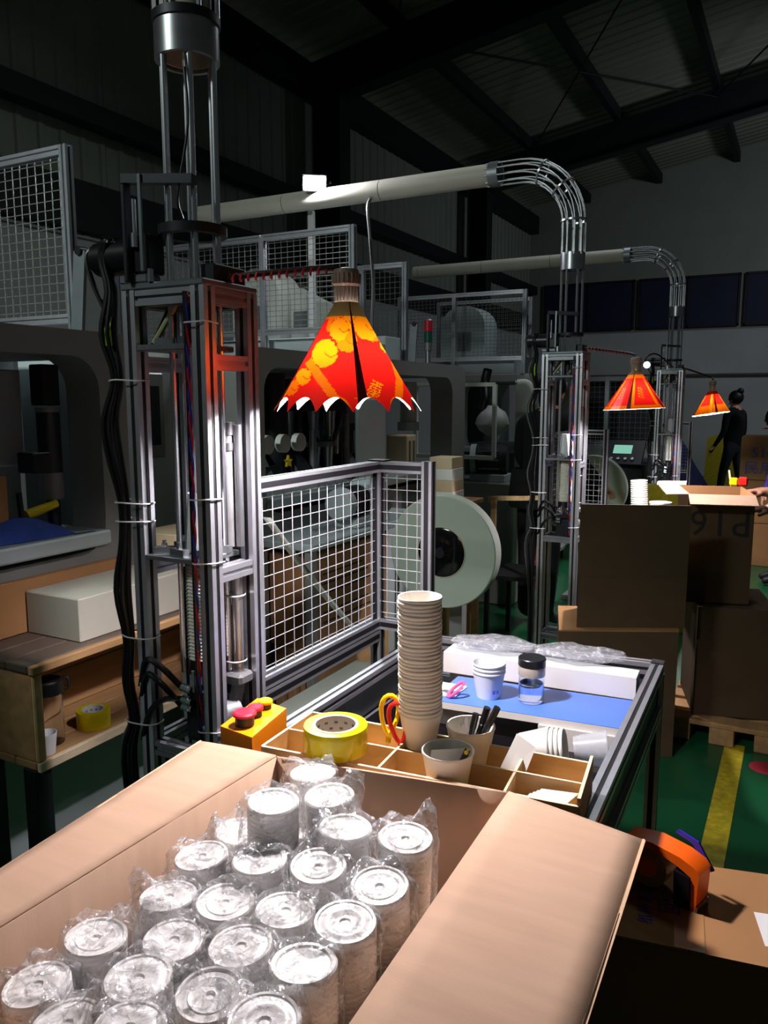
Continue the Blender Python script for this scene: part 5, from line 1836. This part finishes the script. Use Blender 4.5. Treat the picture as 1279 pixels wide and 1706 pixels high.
# platform parts between the fences
for i, (y0, y1, x) in enumerate(((3.62, 4.6, -2.34), (6.14, 7.1, -2.2))):
    t = thing('roof_platform', (x, y0, 1.70), ('green grey steel platform behind the mesh fence beside the nearest lamp', 'steel platform with stepped beams behind the signal light fence')[i], 'platform')
    for k in range(3):
        MB().box(-3.2, x + .1, y0 + .05 + .28 * k, y0 + .25 + .28 * k, 1.702, 1.83 + .02 * k, .004).build('beam', 'lgrey' if k != 1 else 'plate', t)
for i, (x, y, w, d, h, mt_) in enumerate(((-3.0, 4.1, .35, .25, .45, 'white_p'), (-2.75, 4.2, .22, .2, .36, 'white_p'), (-2.62, 6.5, .4, .3, .45, 'lgrey'), (-3.05, 1.1, .4, .4, .4, 'grey'))):
    t = thing('roof_hood', (x, y, 1.7), ('tall white curved hood on the second machine roof, behind mesh', 'small white hood with a window right of the tall one', 'pale rounded hood on the third machine roof', 'grey hood on the left machine roof behind mesh')[i], 'hood')
    m = MB()
    pf = [(-w, 0), (w, 0), (w, h * .6)] + [(w * math.cos(R(a_)), h * .6 + h * .4 * math.sin(R(a_))) for a_ in range(15, 180, 15)] + [(-w, h * .6)]
    if i == 1:
        pf = [(-w, 0), (w, 0), (w, h * .7), (-w, h)]
    m.prism([(p[0] * .5, p[1]) for p in pf], (x, y - d / 2, 1.8305 if i != 3 else 1.705), (1, 0, 0), (0, 0, 1), (0, d, 0)).build('hood', mt_, t)
    MB().box(x - w * .25, x + w * .2, y - d / 2 - .006, y - d / 2 - .0005, 1.90, 1.90 + h * .35, .002).build('window_panel', 'plate', t)
    if i != 3:
        MB().box(x - w * .45, x + w * .45, y - d * .4, y + d * .4, 1.7005, 1.83, .004).build('hood_base', 'plate', t)
# vertical white post under the flood light
o = MB().box(-2.585, -2.55, 3.93, 3.96, 1.70, 2.56, .003).build('white_post', 'wallw')
tag(o, 'upright white post under the long white pipe by the floodlight', 'post')
# signal light
t = thing('signal_light', (-2.13, 4.87, 1.70), 'small red, green and grey signal tower light on the second machine', 'signal light')
MB().cyl((-2.13, 4.60, 1.70), (-2.13, 4.60, 1.80), .018).cyl((-2.13, 4.60, 1.70), (-2.13, 4.60, 1.715), .032).build('stem', 'steel', t)
MB().cyl((-2.13, 4.60, 1.80), (-2.13, 4.60, 1.85), .026, seg=18).build('grey_segment', 'cast', t)
MB().cyl((-2.13, 4.60, 1.852), (-2.13, 4.60, 1.915), .026, seg=18).build('green_lens', 'green_p', t)
MB().cyl((-2.13, 4.60, 1.917), (-2.13, 4.60, 1.985), .026, seg=18).build('red_lens', 'red_l', t)
MB().cyl((-2.13, 4.60, 1.985), (-2.13, 4.60, 1.995), .027, .02, 18).build('cap', 'cast', t)
for i, (x, y, z) in enumerate(((-2.06, 1.80, 1.70), (-2.20, 4.50, 1.70))):
    t = thing('stop_bracket', (x, y, z), ('steel bracket lever at the foot of the far left mesh fence', 'steel bracket lever at the foot of the mesh fence right of the lamp')[i], 'bracket')
    MB().beam((x, y, z + .001), (x + .01, y + .02, z + .26), .05, .012, up=(0, 1, 0)).build('lever', 'plate', t)
    MB().cyl((x + .012, y + .005, z + .26), (x + .012, y + .04, z + .26), .014).build('knob', 'black', t)

# --- around the second and third machines
t = thing('suction_duct', (-2.1, 5.7, 1.1), 'black hose hanging in front of the third machine with a white cloth bag', 'duct')
MB().tube(smooth_path([(-2.16, 5.75, 1.72), (-2.17, 5.72, 1.62), (-2.14, 5.66, 1.50), (-2.15, 5.64, 1.42)], 6), .035, 12).build('hose', 'rubber', t)
MB().tube(smooth_path([(-1.93, 5.72, 1.62), (-1.85, 5.75, 1.62), (-1.80, 5.76, 1.56), (-1.80, 5.76, 1.46)], 6), .022, 10).build('white_elbow', 'white_p', t)
m = MB()
crb = crumple(33)
m.lathe((-2.08, 5.66, 1.22), [(0, 0), (.05, .005), (.10, .04), (.125, .09), (.12, .14), (.09, .18), (.05, .21), (.035, .23)], 18, jit=lambda i, k: Vector((.012 * crb(k / 18, i * .1), .012 * crb(i * .2, k / 18), .008 * crb(k * .1, i * .3))))
m.build('cloth_bag', 'wallw', t)
t = thing('drive_motor', (-2.0, 5.55, .95), 'grey finned electric motor below the white cloth bag', 'motor')
MB().box(-2.30, -1.80, 5.35, 5.85, .0, .90, .01).build('pedestal', 'grey', t)
MB().cyl((-2.12, 5.45, 1.06), (-1.90, 5.5, 1.06), .105, seg=22).build('motor_body', 'darkm', t)
for k in range(10):
    a = R(36 * k)
    MB().beam((-2.08, 5.46 + .108 * math.cos(a), 1.06 + .108 * math.sin(a)), (-1.93, 5.49 + .108 * math.cos(a), 1.06 + .108 * math.sin(a)), .008, .012).build('cooling_fin', 'cast', t)
MB().cyl((-2.16, 5.44, 1.06), (-2.121, 5.45, 1.06), .11, seg=22).build('fan_cover', 'lgrey', t)
MB().box(-2.15, -1.88, 5.38, 5.58, .9005, .955, .004).build('base', 'lgrey', t)
o = MB().box(-2.10, -1.80, 5.87, 6.06, 0.0, .62, .004).build('floral_box', 'carpet')
tag(o, 'box covered with red floral cloth behind the legs of the person in black', 'box')
t = thing('frame_guard', (-2.0, 5.9, 1.0), 'white framed inspection guard of the third machine behind the white bag', 'guard')
for (p, q) in (((-2.55, 5.3, 1.08), (-2.55, 5.3, 1.6)), ((-2.32, 5.32, 1.08), (-2.32, 5.32, 1.6)), ((-1.95, 5.34, 1.08), (-1.95, 5.34, 1.6)), ((-2.55, 5.3, 1.6), (-1.95, 5.34, 1.6)), ((-2.55, 5.3, 1.08), (-1.95, 5.34, 1.08))):
    MB().beam(p, q, .028).build('frame_bar', 'white_p', t)
t = thing('control_desk', (-1.42, 7.2, 0), 'dark control desk with small glowing screen between the second and third towers', 'control panel')
MB().box(-1.62, -1.22, 7.15, 7.5, 0, .93, .01).build('cabinet', 'darkm', t)
m = MB().slab([(-1.60, 7.10, .93), (-1.24, 7.10, .93), (-1.24, 7.3, 1.13), (-1.60, 7.3, 1.13)], .05)
m.build('panel', 'black', t)
MB().slab([(-1.50, 7.185, 1.0185), (-1.34, 7.185, 1.0185), (-1.34, 7.255, 1.0885), (-1.50, 7.255, 1.0885)], .003).build('screen', 'screen', t)
for k in range(4):
    MB().cyl((-1.50 + .06 * k, 7.138, .969), (-1.50 + .06 * k, 7.128, .979), .014).build('knob', 'chrome', t)
for k in range(6):
    MB().box(-1.52, -1.36, 7.142, 7.1495, .62 + .03 * k, .635 + .03 * k, .001).build('vent_slat', 'plate', t)
t = thing('tall_guard_cabinet', (-1.75, 7.9, 0), 'pale mesh front machine cabinet beyond the second tower', 'cabinet')
MB().box(-2.3, -1.2, 8.0, 8.6, 0, 1.05, .01).build('base', 'lgrey', t)
for x in (-2.28, -1.75, -1.22):
    MB().beam((x, 8.02, 1.051), (x, 8.02, 1.72), .04).build('post', 'alu_dull', t)
for z in (1.07, 1.70):
    MB().beam((-2.26, 8.02, z), (-1.24, 8.02, z), .035).build('rail', 'alu_dull', t)
mesh_wires((-2.26, 8.02, 1.09), (1, 0, 0), (0, 0, 1), 20, 12, 1.02, .6, .002, t, 'gwire', single=False)
MB().box(-2.26, -1.24, 8.3, 8.35, 1.06, 1.68, .005).build('back_plate', 'darkm', t)

# --- station two and three: carton stack, open cartons, tables
SB = thing('carton_stack_upper', (-.58, 3.05, .56), 'large shade-darkened brown carton seen from behind, in front of the second tower', 'carton')
q = [(-.785, 3.19), (-.385, 3.39), (-.445, 3.66), (-.86, 3.50)]
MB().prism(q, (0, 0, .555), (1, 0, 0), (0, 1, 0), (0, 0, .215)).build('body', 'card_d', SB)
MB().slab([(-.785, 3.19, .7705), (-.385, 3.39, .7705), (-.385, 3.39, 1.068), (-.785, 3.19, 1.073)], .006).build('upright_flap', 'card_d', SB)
SB.name = 'large_carton'
LB = thing('large_carton', (-.58, 3.2, 0), 'lower brown carton carrying the large dark one beyond the table', 'carton')
q = [(-.84, 3.12), (-.40, 3.34), (-.46, 3.70), (-.95, 3.50)]
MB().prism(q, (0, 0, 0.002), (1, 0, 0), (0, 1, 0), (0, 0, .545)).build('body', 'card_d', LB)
MB().slab([(x, y, .5535) for x, y in q], .006).build('top_flap', 'card_b', LB)  # flap lighter than the body, whose colour holds the shade
# table of station two
t = thing('collecting_table', (-.4, 4.2, 0), 'aluminium table of the second station with scattered white papers', 'table')
for (x, y) in ((-.77, 4.17), (-.37, 4.2), (-.40, 4.75), (-.80, 4.70)):
    post((x, y, 0), (x, y, .76), t, .018, 'leg')
MB().slab([(-.80, 4.15, .785), (-.35, 4.18, .785), (-.37, 4.78, .785), (-.82, 4.72, .785)], .02).build('table_top', 'plate', t)
post((-.365, 4.24, .80), (-.395, 4.72, .80), t, .016, 'rim')
o = MB().prism([(-.46, 4.30), (-.36, 4.31), (-.37, 4.45), (-.47, 4.44)], (0, 0, .7855), (1, 0, 0), (0, 1, 0), (0, 0, .055)).build('brown_tray', 'card_b')
tag(o, 'small brown tray on the second table under white papers', 'tray')
for i in range(4):
    o = MB().slab([(-.455 + .01 * i, 4.32, .8415 + .008 * i), (-.365 + .006 * i, 4.33, .8435 + .008 * i), (-.37, 4.45 + .02 * i, .846 + .008 * i), (-.46, 4.44, .844 + .008 * i)], .001).build('paper_sheet', 'paper')
    tag(o, '%s white paper sheet from the bottom of the pile on the second table' % ordinal(i + 1), 'paper', 'papers on the second table')
t = thing('tape_dispenser', (-.47, 4.36, .7855), 'small red tape dispenser on the second table beside white papers', 'tape dispenser')
MB().prism([(0, 0), (.012, 0), (.018, .06), (.06, .07), (.06, .085), (0, .08)], (-.485, 4.27, .7855), (1, 0, 0), (0, 0, 1), (0, .03, 0)).build('frame', 'red', t)
MB().cyl((-.44, 4.268, .825), (-.44, 4.302, .825), .028, seg=18).build('tape', 'black', t)
# column of cups at station two
for i in range(17):
    o = bpy.data.objects.new('paper_cup', CUPM)
    col.objects.link(o)
    o.location = (-.725 - .0006 * i, 4.21, .7855 + .0112 * i + .03)
    if i == 0:
        o.location.z = .7855
    o.rotation_euler = (0, R(-3), 0)
    o.scale = (1.15, 1.15, 1.4)
    tag(o, '%s cup from the bottom of the leaning column on the second table' % ordinal(i + 1), 'cup', 'cup column on the second table')
for i in range(2):
    o = bpy.data.objects.new('paper_cup', CUPM)
    col.objects.link(o)
    o.location = (-.63, 4.23, .7855 + .09 * i)
    o.scale = (1.5, 1.5, 1.55)
    tag(o, ('lower' if i == 0 else 'upper') + ' wide white cup right of the bright cup column on the second table', 'cup', 'wide cups on the second table')
o = MB().grid(14, 8, lambda u, v: (-.86 + .24 * u, 5.2 + .03 * math.sin(u * 9), .0 + .95 * v + .01 * math.sin(u * 7))).build('woven_bag', 'ybag')
sm = o.modifiers.new('thick', 'SOLIDIFY')
sm.thickness = .06
tag(o, 'yellow woven bag behind the bright cup column', 'bag')
o = MB().cyl((-.545, 4.5, .7855), (-.51, 4.53, 1.02), .032, seg=16).build('blue_roll', 'blue_lam')
tag(o, 'blue film roll leaning beside the yellow bag', 'roll')
# right packing carton of station two: open box with turned out front flap
OC = thing('open_carton', (-.2, 3.7, 0), 'tall dark open carton at the right edge with inverted P16 print', 'carton')
q = [(-.375, 3.66), (-.075, 3.80), (-.22, 4.15), (-.50, 4.02)]
q = [(-.43, 3.66), (-.165, 3.725), (-.245, 4.10), (-.52, 4.02)]
for i in range(4):
    p, r_ = Vector(q[i] + (0,)), Vector(q[(i + 1) % 4] + (0,))
    nn = (r_ - p).normalized().cross(Vector((0, 0, 1)))
    if i == 0:  # front wall takes the shade-darkened colour, other walls the lighter one
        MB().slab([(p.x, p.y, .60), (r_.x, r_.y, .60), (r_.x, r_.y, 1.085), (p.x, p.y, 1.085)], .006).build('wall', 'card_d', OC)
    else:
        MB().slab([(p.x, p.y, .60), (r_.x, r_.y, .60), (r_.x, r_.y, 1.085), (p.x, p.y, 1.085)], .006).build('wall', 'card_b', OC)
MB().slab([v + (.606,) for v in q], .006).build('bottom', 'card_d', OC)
d0, d1 = Vector(q[0] + (1.086,)), Vector(q[1] + (1.086,))
outw = (d1 - d0).cross(Vector((0, 0, 1))).normalized()
MB().slab([d0 + outw * .075 + Vector((0, 0, -.035)), d1 + outw * .075 + Vector((0, 0, -.035)), d1, d0], .004).build('flap', 'card', OC)
d0, d1 = Vector(q[3] + (1.086,)), Vector(q[0] + (1.086,))
outw = (d1 - d0).cross(Vector((0, 0, 1))).normalized()
MB().slab([d0 + outw * .09 + Vector((0, 0, -.004)), d1 + outw * .09 + Vector((0, 0, -.004)), d1, d0], .004).build('flap', 'card', OC)
rgt = Vector(q[1] + (0,)) - Vector(q[0] + (0,))
fc = (Vector(q[0] + (0,)) + Vector(q[1] + (0,))) / 2
nrm_ = rgt.cross(Vector((0, 0, 1))).normalized()
text_part('printed_text', 'P16', .16, fc + nrm_ * .0015 + Vector((0, 0, .965)), axes(-rgt, (0, 0, -1)), 'ink_k', OC, .0002, 1.1)
LC = thing('large_carton', (-.2, 3.7, 0), 'tall lower dark carton under the P16 carton at the right edge', 'carton')
q2_ = [(-.36, 3.62), (-.05, 3.70), (-.14, 4.10), (-.46, 4.0)]
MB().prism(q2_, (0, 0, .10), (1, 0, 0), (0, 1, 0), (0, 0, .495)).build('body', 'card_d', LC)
PLT = thing('timber_pallet', (-.2, 3.8, 0), 'low timber pallet under the right dark cartons', 'pallet')
for k in range(3):
    MB().box(-.46 + .18 * k, -.36 + .18 * k, 3.56, 4.1, 0, .075, .003).build('bearer', 'wood', PLT)
for k in range(4):
    MB().box(-.47, .06, 3.56 + .14 * k, 3.66 + .14 * k, .0755, .098, .003).build('deck_board', 'wood', PLT)
# white rag/bowl and small things on the right carton
o = MB().slab([(-.62, 4.02, 1.092), (-.49, 4.06, 1.094), (-.50, 4.16, 1.094), (-.63, 4.12, 1.092)], .01).build('cup_lid_tray', 'cupw')
tag(o, 'flat white tray on the left flap of the right open carton', 'tray')
o = MB().beam((-.28, 4.10, 1.02), (-.305, 4.10, 1.16), .008).build('wooden_stick', 'ply_edge')
tag(o, 'thin stick standing up out of the right open carton', 'stick')
t = thing('tape_dispenser', (-.2, 4.11, 1.09), 'red and yellow tape dispenser on the back edge of the right open carton', 'tape dispenser')
MB().box(-.30, -.262, 4.085, 4.12, 1.088, 1.125, .006).build('tape', 'yellow', t)
MB().box(-.2615, -.22, 4.085, 4.12, 1.088, 1.13, .006).build('frame', 'red', t)
# far side: tarpaulins, printed cartons, yellow bags
crt = crumple(44)
o = MB().grid(24, 14, lambda u, v: (-2.6 + 1.62 * u + .05 * crt(u, v), 11.0 + .7 * v + .08 * crt(v, u), (1.25 + .12 * crt(u, .3)) * math.sin(math.pi * v) ** .7 * (1 - .9 * max(0, u - .62) / .38))).build('tarpaulin', 'tarp')
tag(o, 'dark blue tarpaulin over goods in front of the far wall', 'tarpaulin')
o = MB().prism([(-.28, 0), (.28, 0), (.26, .95), (.05, 1.02), (-.25, .9)], (-1.05, 13.0, 0), (1, 0, 0), (0, 0, 1), (0, .4, 0)).build('woven_bag', 'ybag')
tag(o, 'yellow woven sack standing by the far wall behind the tarpaulin', 'sack')
t = thing('printed_carton', (-.1, 7.9, 0), 'brown carton with two lines of dark print at the right edge, far back', 'carton')
for k in range(3):
    MB().box(-.49, .25, 7.75, 8.15, .39 * k, .39 * (k + 1) - .004, .004).build('carton_layer', 'card_b', t)
text_part('printed_text', '5100', .125, Vector((-.28, 7.747, 1.02)), axes((1, 0, 0), (0, 0, 1)), 'ink', t, .0004)
text_part('printed_text', '民用环', .125, Vector((-.27, 7.747, .88)), axes((1, 0, 0), (0, 0, 1)), 'ink', t, .0004)
# bent wood chair behind the reel
t = thing('bentwood_chair', (-1.55, 4.45, 0), 'bentwood chair with a pale curved back rail beside the person in black', 'chair')
pts = smooth_path([(-1.64, 4.52, .875), (-1.615, 4.36, .912), (-1.55, 4.33, .925), (-1.42, 4.40, .925), (-1.35, 4.50, .92), (-1.34, 4.62, .89)], 6)
m = MB()
for a_, b2 in zip(pts, pts[1:]):
    m.beam(a_, b2, .014, .026, up=(0, 0, 1))
m.build('back_rail', 'ply', t)
MB().beam((-1.60, 4.40, .445), (-1.60, 4.40, .905), .03, .018).build('back_post', 'ply', t)
MB().beam((-1.40, 4.46, .445), (-1.40, 4.46, .905), .03, .018).build('back_post', 'darkm', t)  # this post, the seat and legs are coloured dark to look unlit
MB().prism([(-1.66, 4.40), (-1.34, 4.44), (-1.36, 4.80), (-1.64, 4.80)], (0, 0, .42), (1, 0, 0), (0, 1, 0), (0, 0, .024)).build('seat', 'blackcloth', t)
for (x, y) in ((-1.64, 4.42), (-1.37, 4.46), (-1.38, 4.77), (-1.62, 4.77)):
    MB().beam((x, y, 0), (x, y, .419), .026).build('leg', 'darkm', t)

# ================================================================ people


def person(name, loc, J, regions, lab, cat='person', parts=()):
    """J: joint -> (position, radius, parent); one skinned continuous body"""
    t = thing(name, loc, lab, cat)
    names = list(J)
    me = bpy.data.meshes.new('body')
    vs = [J[k][0] for k in names]
    es = [(names.index(J[k][2]), i) for i, k in enumerate(names) if J[k][2]]
    me.from_pydata([tuple(v) for v in vs], es, [])
    o = bpy.data.objects.new('body', me)
    col.objects.link(o)
    sk = o.modifiers.new('skin', 'SKIN')
    sb = o.modifiers.new('sub', 'SUBSURF')
    sb.levels = sb.render_levels = 2
    for i, k in enumerate(names):
        r = J[k][1]
        me.skin_vertices[0].data[i].radius = r if isinstance(r, tuple) else (r, r)
        me.skin_vertices[0].data[i].use_root = (k == 'pelvis')
    bpy.context.view_layer.update()
    m2 = bpy.data.meshes.new_from_object(o.evaluated_get(bpy.context.evaluated_depsgraph_get()))
    bpy.data.objects.remove(o)
    m2.name = 'body'
    mats = []
    for k in names:
        if regions(k) not in mats:
            mats.append(regions(k))
    m2.materials.clear()
    for x in mats:
        m2.materials.append(M[x])
    segs = [(Vector(J[J[k][2]][0]), Vector(J[k][0]), mats.index(regions(k))) for k in names if J[k][2]]
    for p in m2.polygons:
        c = p.center
        best = (9, 0)
        for a, b, mi in segs:
            d = b - a
            f = max(0, min(1, (c - a).dot(d) / max(d.length_squared, 1e-9)))
            q = (c - (a + d * f)).length
            if q < best[0]:
                best = (q, mi)
        p.material_index = best[1]
        p.use_smooth = True
    m2.transform(Matrix.Translation(-Vector(loc)))
    b = bpy.data.objects.new('body', m2)
    col.objects.link(b)
    b.parent = t
    return t


def body(h=1.62, lean=0.0, step=0.0, la=(-.05, .12, -.02), ra=(.05, .12, -.02), head_fwd=.02, wide=1.0):
    """standing figure facing +Y, feet at z 0; la / ra: elbow and wrist offsets"""
    s = h / 1.62
    J = {}

    def j(k, x, y, z, r, par):
        J[k] = (Vector((x * s, y * s, z * s)), tuple(q * s for q in r) if isinstance(r, tuple) else r * s, par)
    ly = lambda z: lean * max(0, z - .86)
    j('pelvis', 0, 0, .86, (.145 * wide, .10), None)
    j('waist', 0, ly(1.0), 1.0, (.13 * wide, .09), 'pelvis')
    j('chest', 0, ly(1.2), 1.2, (.155 * wide, .105), 'waist')
    j('collar', 0, ly(1.34), 1.34, (.11, .075), 'chest')
    j('neck', 0, ly(1.41) + .01, 1.41, .048, 'collar')
    j('skull', 0, ly(1.49) + head_fwd, 1.49, (.066, .074), 'neck')
    j('crown', 0, ly(1.58) + head_fwd * .8, 1.56, (.06, .066), 'skull')
    j('nose', 0, ly(1.49) + head_fwd + .088, 1.49, .013, 'skull')
    for sd, sg, off, st in (('l', -1, la, step), ('r', 1, ra, -step)):
        j('hip' + sd, .085 * sg, 0, .80, .085, 'pelvis')
        j('knee' + sd, .095 * sg, st * .5 + .015, .46, .060, 'hip' + sd)
        j('ankle' + sd, .095 * sg, st - .01, .085, .042, 'knee' + sd)
        j('toe' + sd, .105 * sg, st + .13, .034, .034, 'ankle' + sd)
        j('shoulder' + sd, .175 * sg * wide, ly(1.31), 1.31, .058, 'collar')
        ex, ey, ez = .215 * sg * wide, ly(1.31) - .02 + off[1] * .25, 1.06 + max(0, off[2]) * .3
        j('elbow' + sd, ex, ey, ez, .043, 'shoulder' + sd)
        wx, wy, wz = ex + off[0] * sg, ey + off[1], ez - .2 + off[2]
        j('wrist' + sd, wx, wy, wz, .027, 'elbow' + sd)
        d = Vector((wx - ex, wy - ey, wz - ez)).normalized()
        e = Vector((1, 0, 0)) if abs(d.x) < .8 else Vector((0, 1, 0))
        w = (e - d * e.dot(d)).normalized()
        n_ = d.cross(w)
        P = Vector((wx, wy, wz)) + d * .05
        j('palm' + sd, P.x, P.y, P.z, (.036, .018), 'wrist' + sd)
        for fi, (o_, ln) in enumerate(((-.03, .055), (-.01, .066), (.01, .062), (.03, .05))):
            a_ = P + w * o_ + d * .035
            b2 = a_ + d * ln * .5 + n_ * .006
            c2 = b2 + d * ln * .5 + n_ * .018
            j('f%d%sa' % (fi, sd), a_.x, a_.y, a_.z, .0095, 'palm' + sd)
            j('f%d%sb' % (fi, sd), b2.x, b2.y, b2.z, .0085, 'f%d%sa' % (fi, sd))
            j('f%d%sc' % (fi, sd), c2.x, c2.y, c2.z, .007, 'f%d%sb' % (fi, sd))
        a_ = P - w * .045 * 1 + d * .0 + n_ * .012
        b2 = a_ + d * .03 - w * .012 + n_ * .01
        j('t%sa' % sd, a_.x, a_.y, a_.z, .0105, 'palm' + sd)
        j('t%sb' % sd, b2.x, b2.y, b2.z, .0085, 't%sa' % sd)
    return J


def place(J, loc, rz_):
    m = Matrix.Translation(Vector(loc)) @ Matrix.Rotation(R(rz_), 4, 'Z')
    return m, {k: (m @ v[0], v[1], v[2]) for k, v in J.items()}


def regions(top, bottom, shoes='shoe', skin='skin'):
    def f(k):
        if k.startswith(('knee', 'hip', 'ankle')):
            return bottom
        if k.startswith('toe'):
            return shoes
        if k.startswith(('palm', 'f0', 'f1', 'f2', 'f3', 't', 'neck', 'skull', 'crown', 'nose')):
            return skin
        return top
    return f


def head_extras(t, J, rz_, hair_len=.0, bun=False, s=1.0):
    sk, cr_ = J['skull'][0], J['crown'][0]
    f = Vector((-math.sin(R(rz_)), math.cos(R(rz_)), 0))
    rt_ = Vector((math.cos(R(rz_)), math.sin(R(rz_)), 0))
    c = (sk + cr_) / 2 + Vector((0, 0, .012)) - f * .018
    m = MB().ball(c, .098 * s, 18, 12, (1, 1.05, 1.02))
    if hair_len:
        m.ball(c - f * .03 - Vector((0, 0, hair_len * .5)), .075 * s, 14, 9, (1, .7, 1 + hair_len * 6))
    if bun:
        m.ball(c - f * .06 + Vector((0, 0, .085)), .045 * s, 12, 8)
    m.build('hair', 'hair', t)
    for sg in (-1, 1):
        e = sk + f * .072 * s + rt_ * sg * .03 * s + Vector((0, 0, .02))
        MB().ball(e, .011 * s, 10, 7).build('eye', 'black', t)
        MB().ball(sk + rt_ * sg * .078 * s - f * .005, .026 * s, 10, 7, (.5, .7, 1.2)).build('ear', 'skin', t)
    MB().ball(sk + f * .074 * s - Vector((0, 0, .042)), .02 * s, 10, 7, (1.2, .5, .35)).build('mouth', 'red_cap', t)


# person in black standing at the second station, back to us
J0 = body(1.66, lean=.16, la=(.02, .20, .05), ra=(.02, .2, .05), wide=1.12)
rzp = -20
mm, J = place(J0, (-1.50, 4.98, 0), rzp)
t = person('person', (-1.50, 4.98, 0), J, regions('blackcloth', 'trousers'), 'person in black jacket and dark trousers standing behind the second tower')
head_extras(t, J, rzp, .12)
pl = J['pelvis'][0]
jk = MB().lathe((pl.x, pl.y, 0), [(.20, .80), (.205, .84), (.195, .95), (.185, 1.05), (.19, .95), (.198, .84)], 22, close=True)
for v in jk.v:
    v.y = pl.y + (v.y - pl.y) * .8
jk.build('jacket_hem', 'blackcloth', t)
# far walking person
J0 = body(1.60, step=.13, la=(.05, .10, 0), ra=(.05, .08, 0), wide=1.05)
rzp = 60
mm, J = place(J0, (-.86, 12.0, 0), rzp)
t = person('person', (-.86, 12.0, 0), J, regions('navy', 'denim'), 'far person in dark clothes walking along the white far wall')
head_extras(t, J, rzp, .0, True)
# person in purple at the right edge
J0 = body(1.42, lean=.1, la=(.0, .06, -.02), ra=(.0, .06, -.02), wide=1.05)
rzp = 100
mm, J = place(J0, (-.13, 7.05, 0), rzp)
t = person('person', (-.13, 7.05, 0), J, regions('purple', 'trousers'), 'person in purple top cut by the right edge, behind the printed carton')
head_extras(t, J, rzp, .05)
# person in dark red at the right edge, arm toward the carton
J0 = body(1.52, lean=.10, la=(-.02, .32, .17), ra=(-.02, .30, .20), wide=1.0)
rzp = 100
mm, J = place(J0, (.27, 4.13, 0), rzp)
t = person('person', (.27, 4.13, 0), J, regions('maroon', 'trousers'), 'person in dark red top mostly outside the right edge, hands by the open carton')
head_extras(t, J, rzp, .05)

# pale board low between the machines and the nearest table
t = thing('low_cabinet', (-1.55, 2.5, 0), 'low pale topped cabinet seen under the guard fence beside the table', 'cabinet')
MB().box(-1.57, -1.27, 2.08, 2.72, .0, .40, .006).build('body', 'grey', t)
MB().box(-1.59, -1.25, 2.06, 2.74, .4005, .42, .004).build('top', 'reel', t)
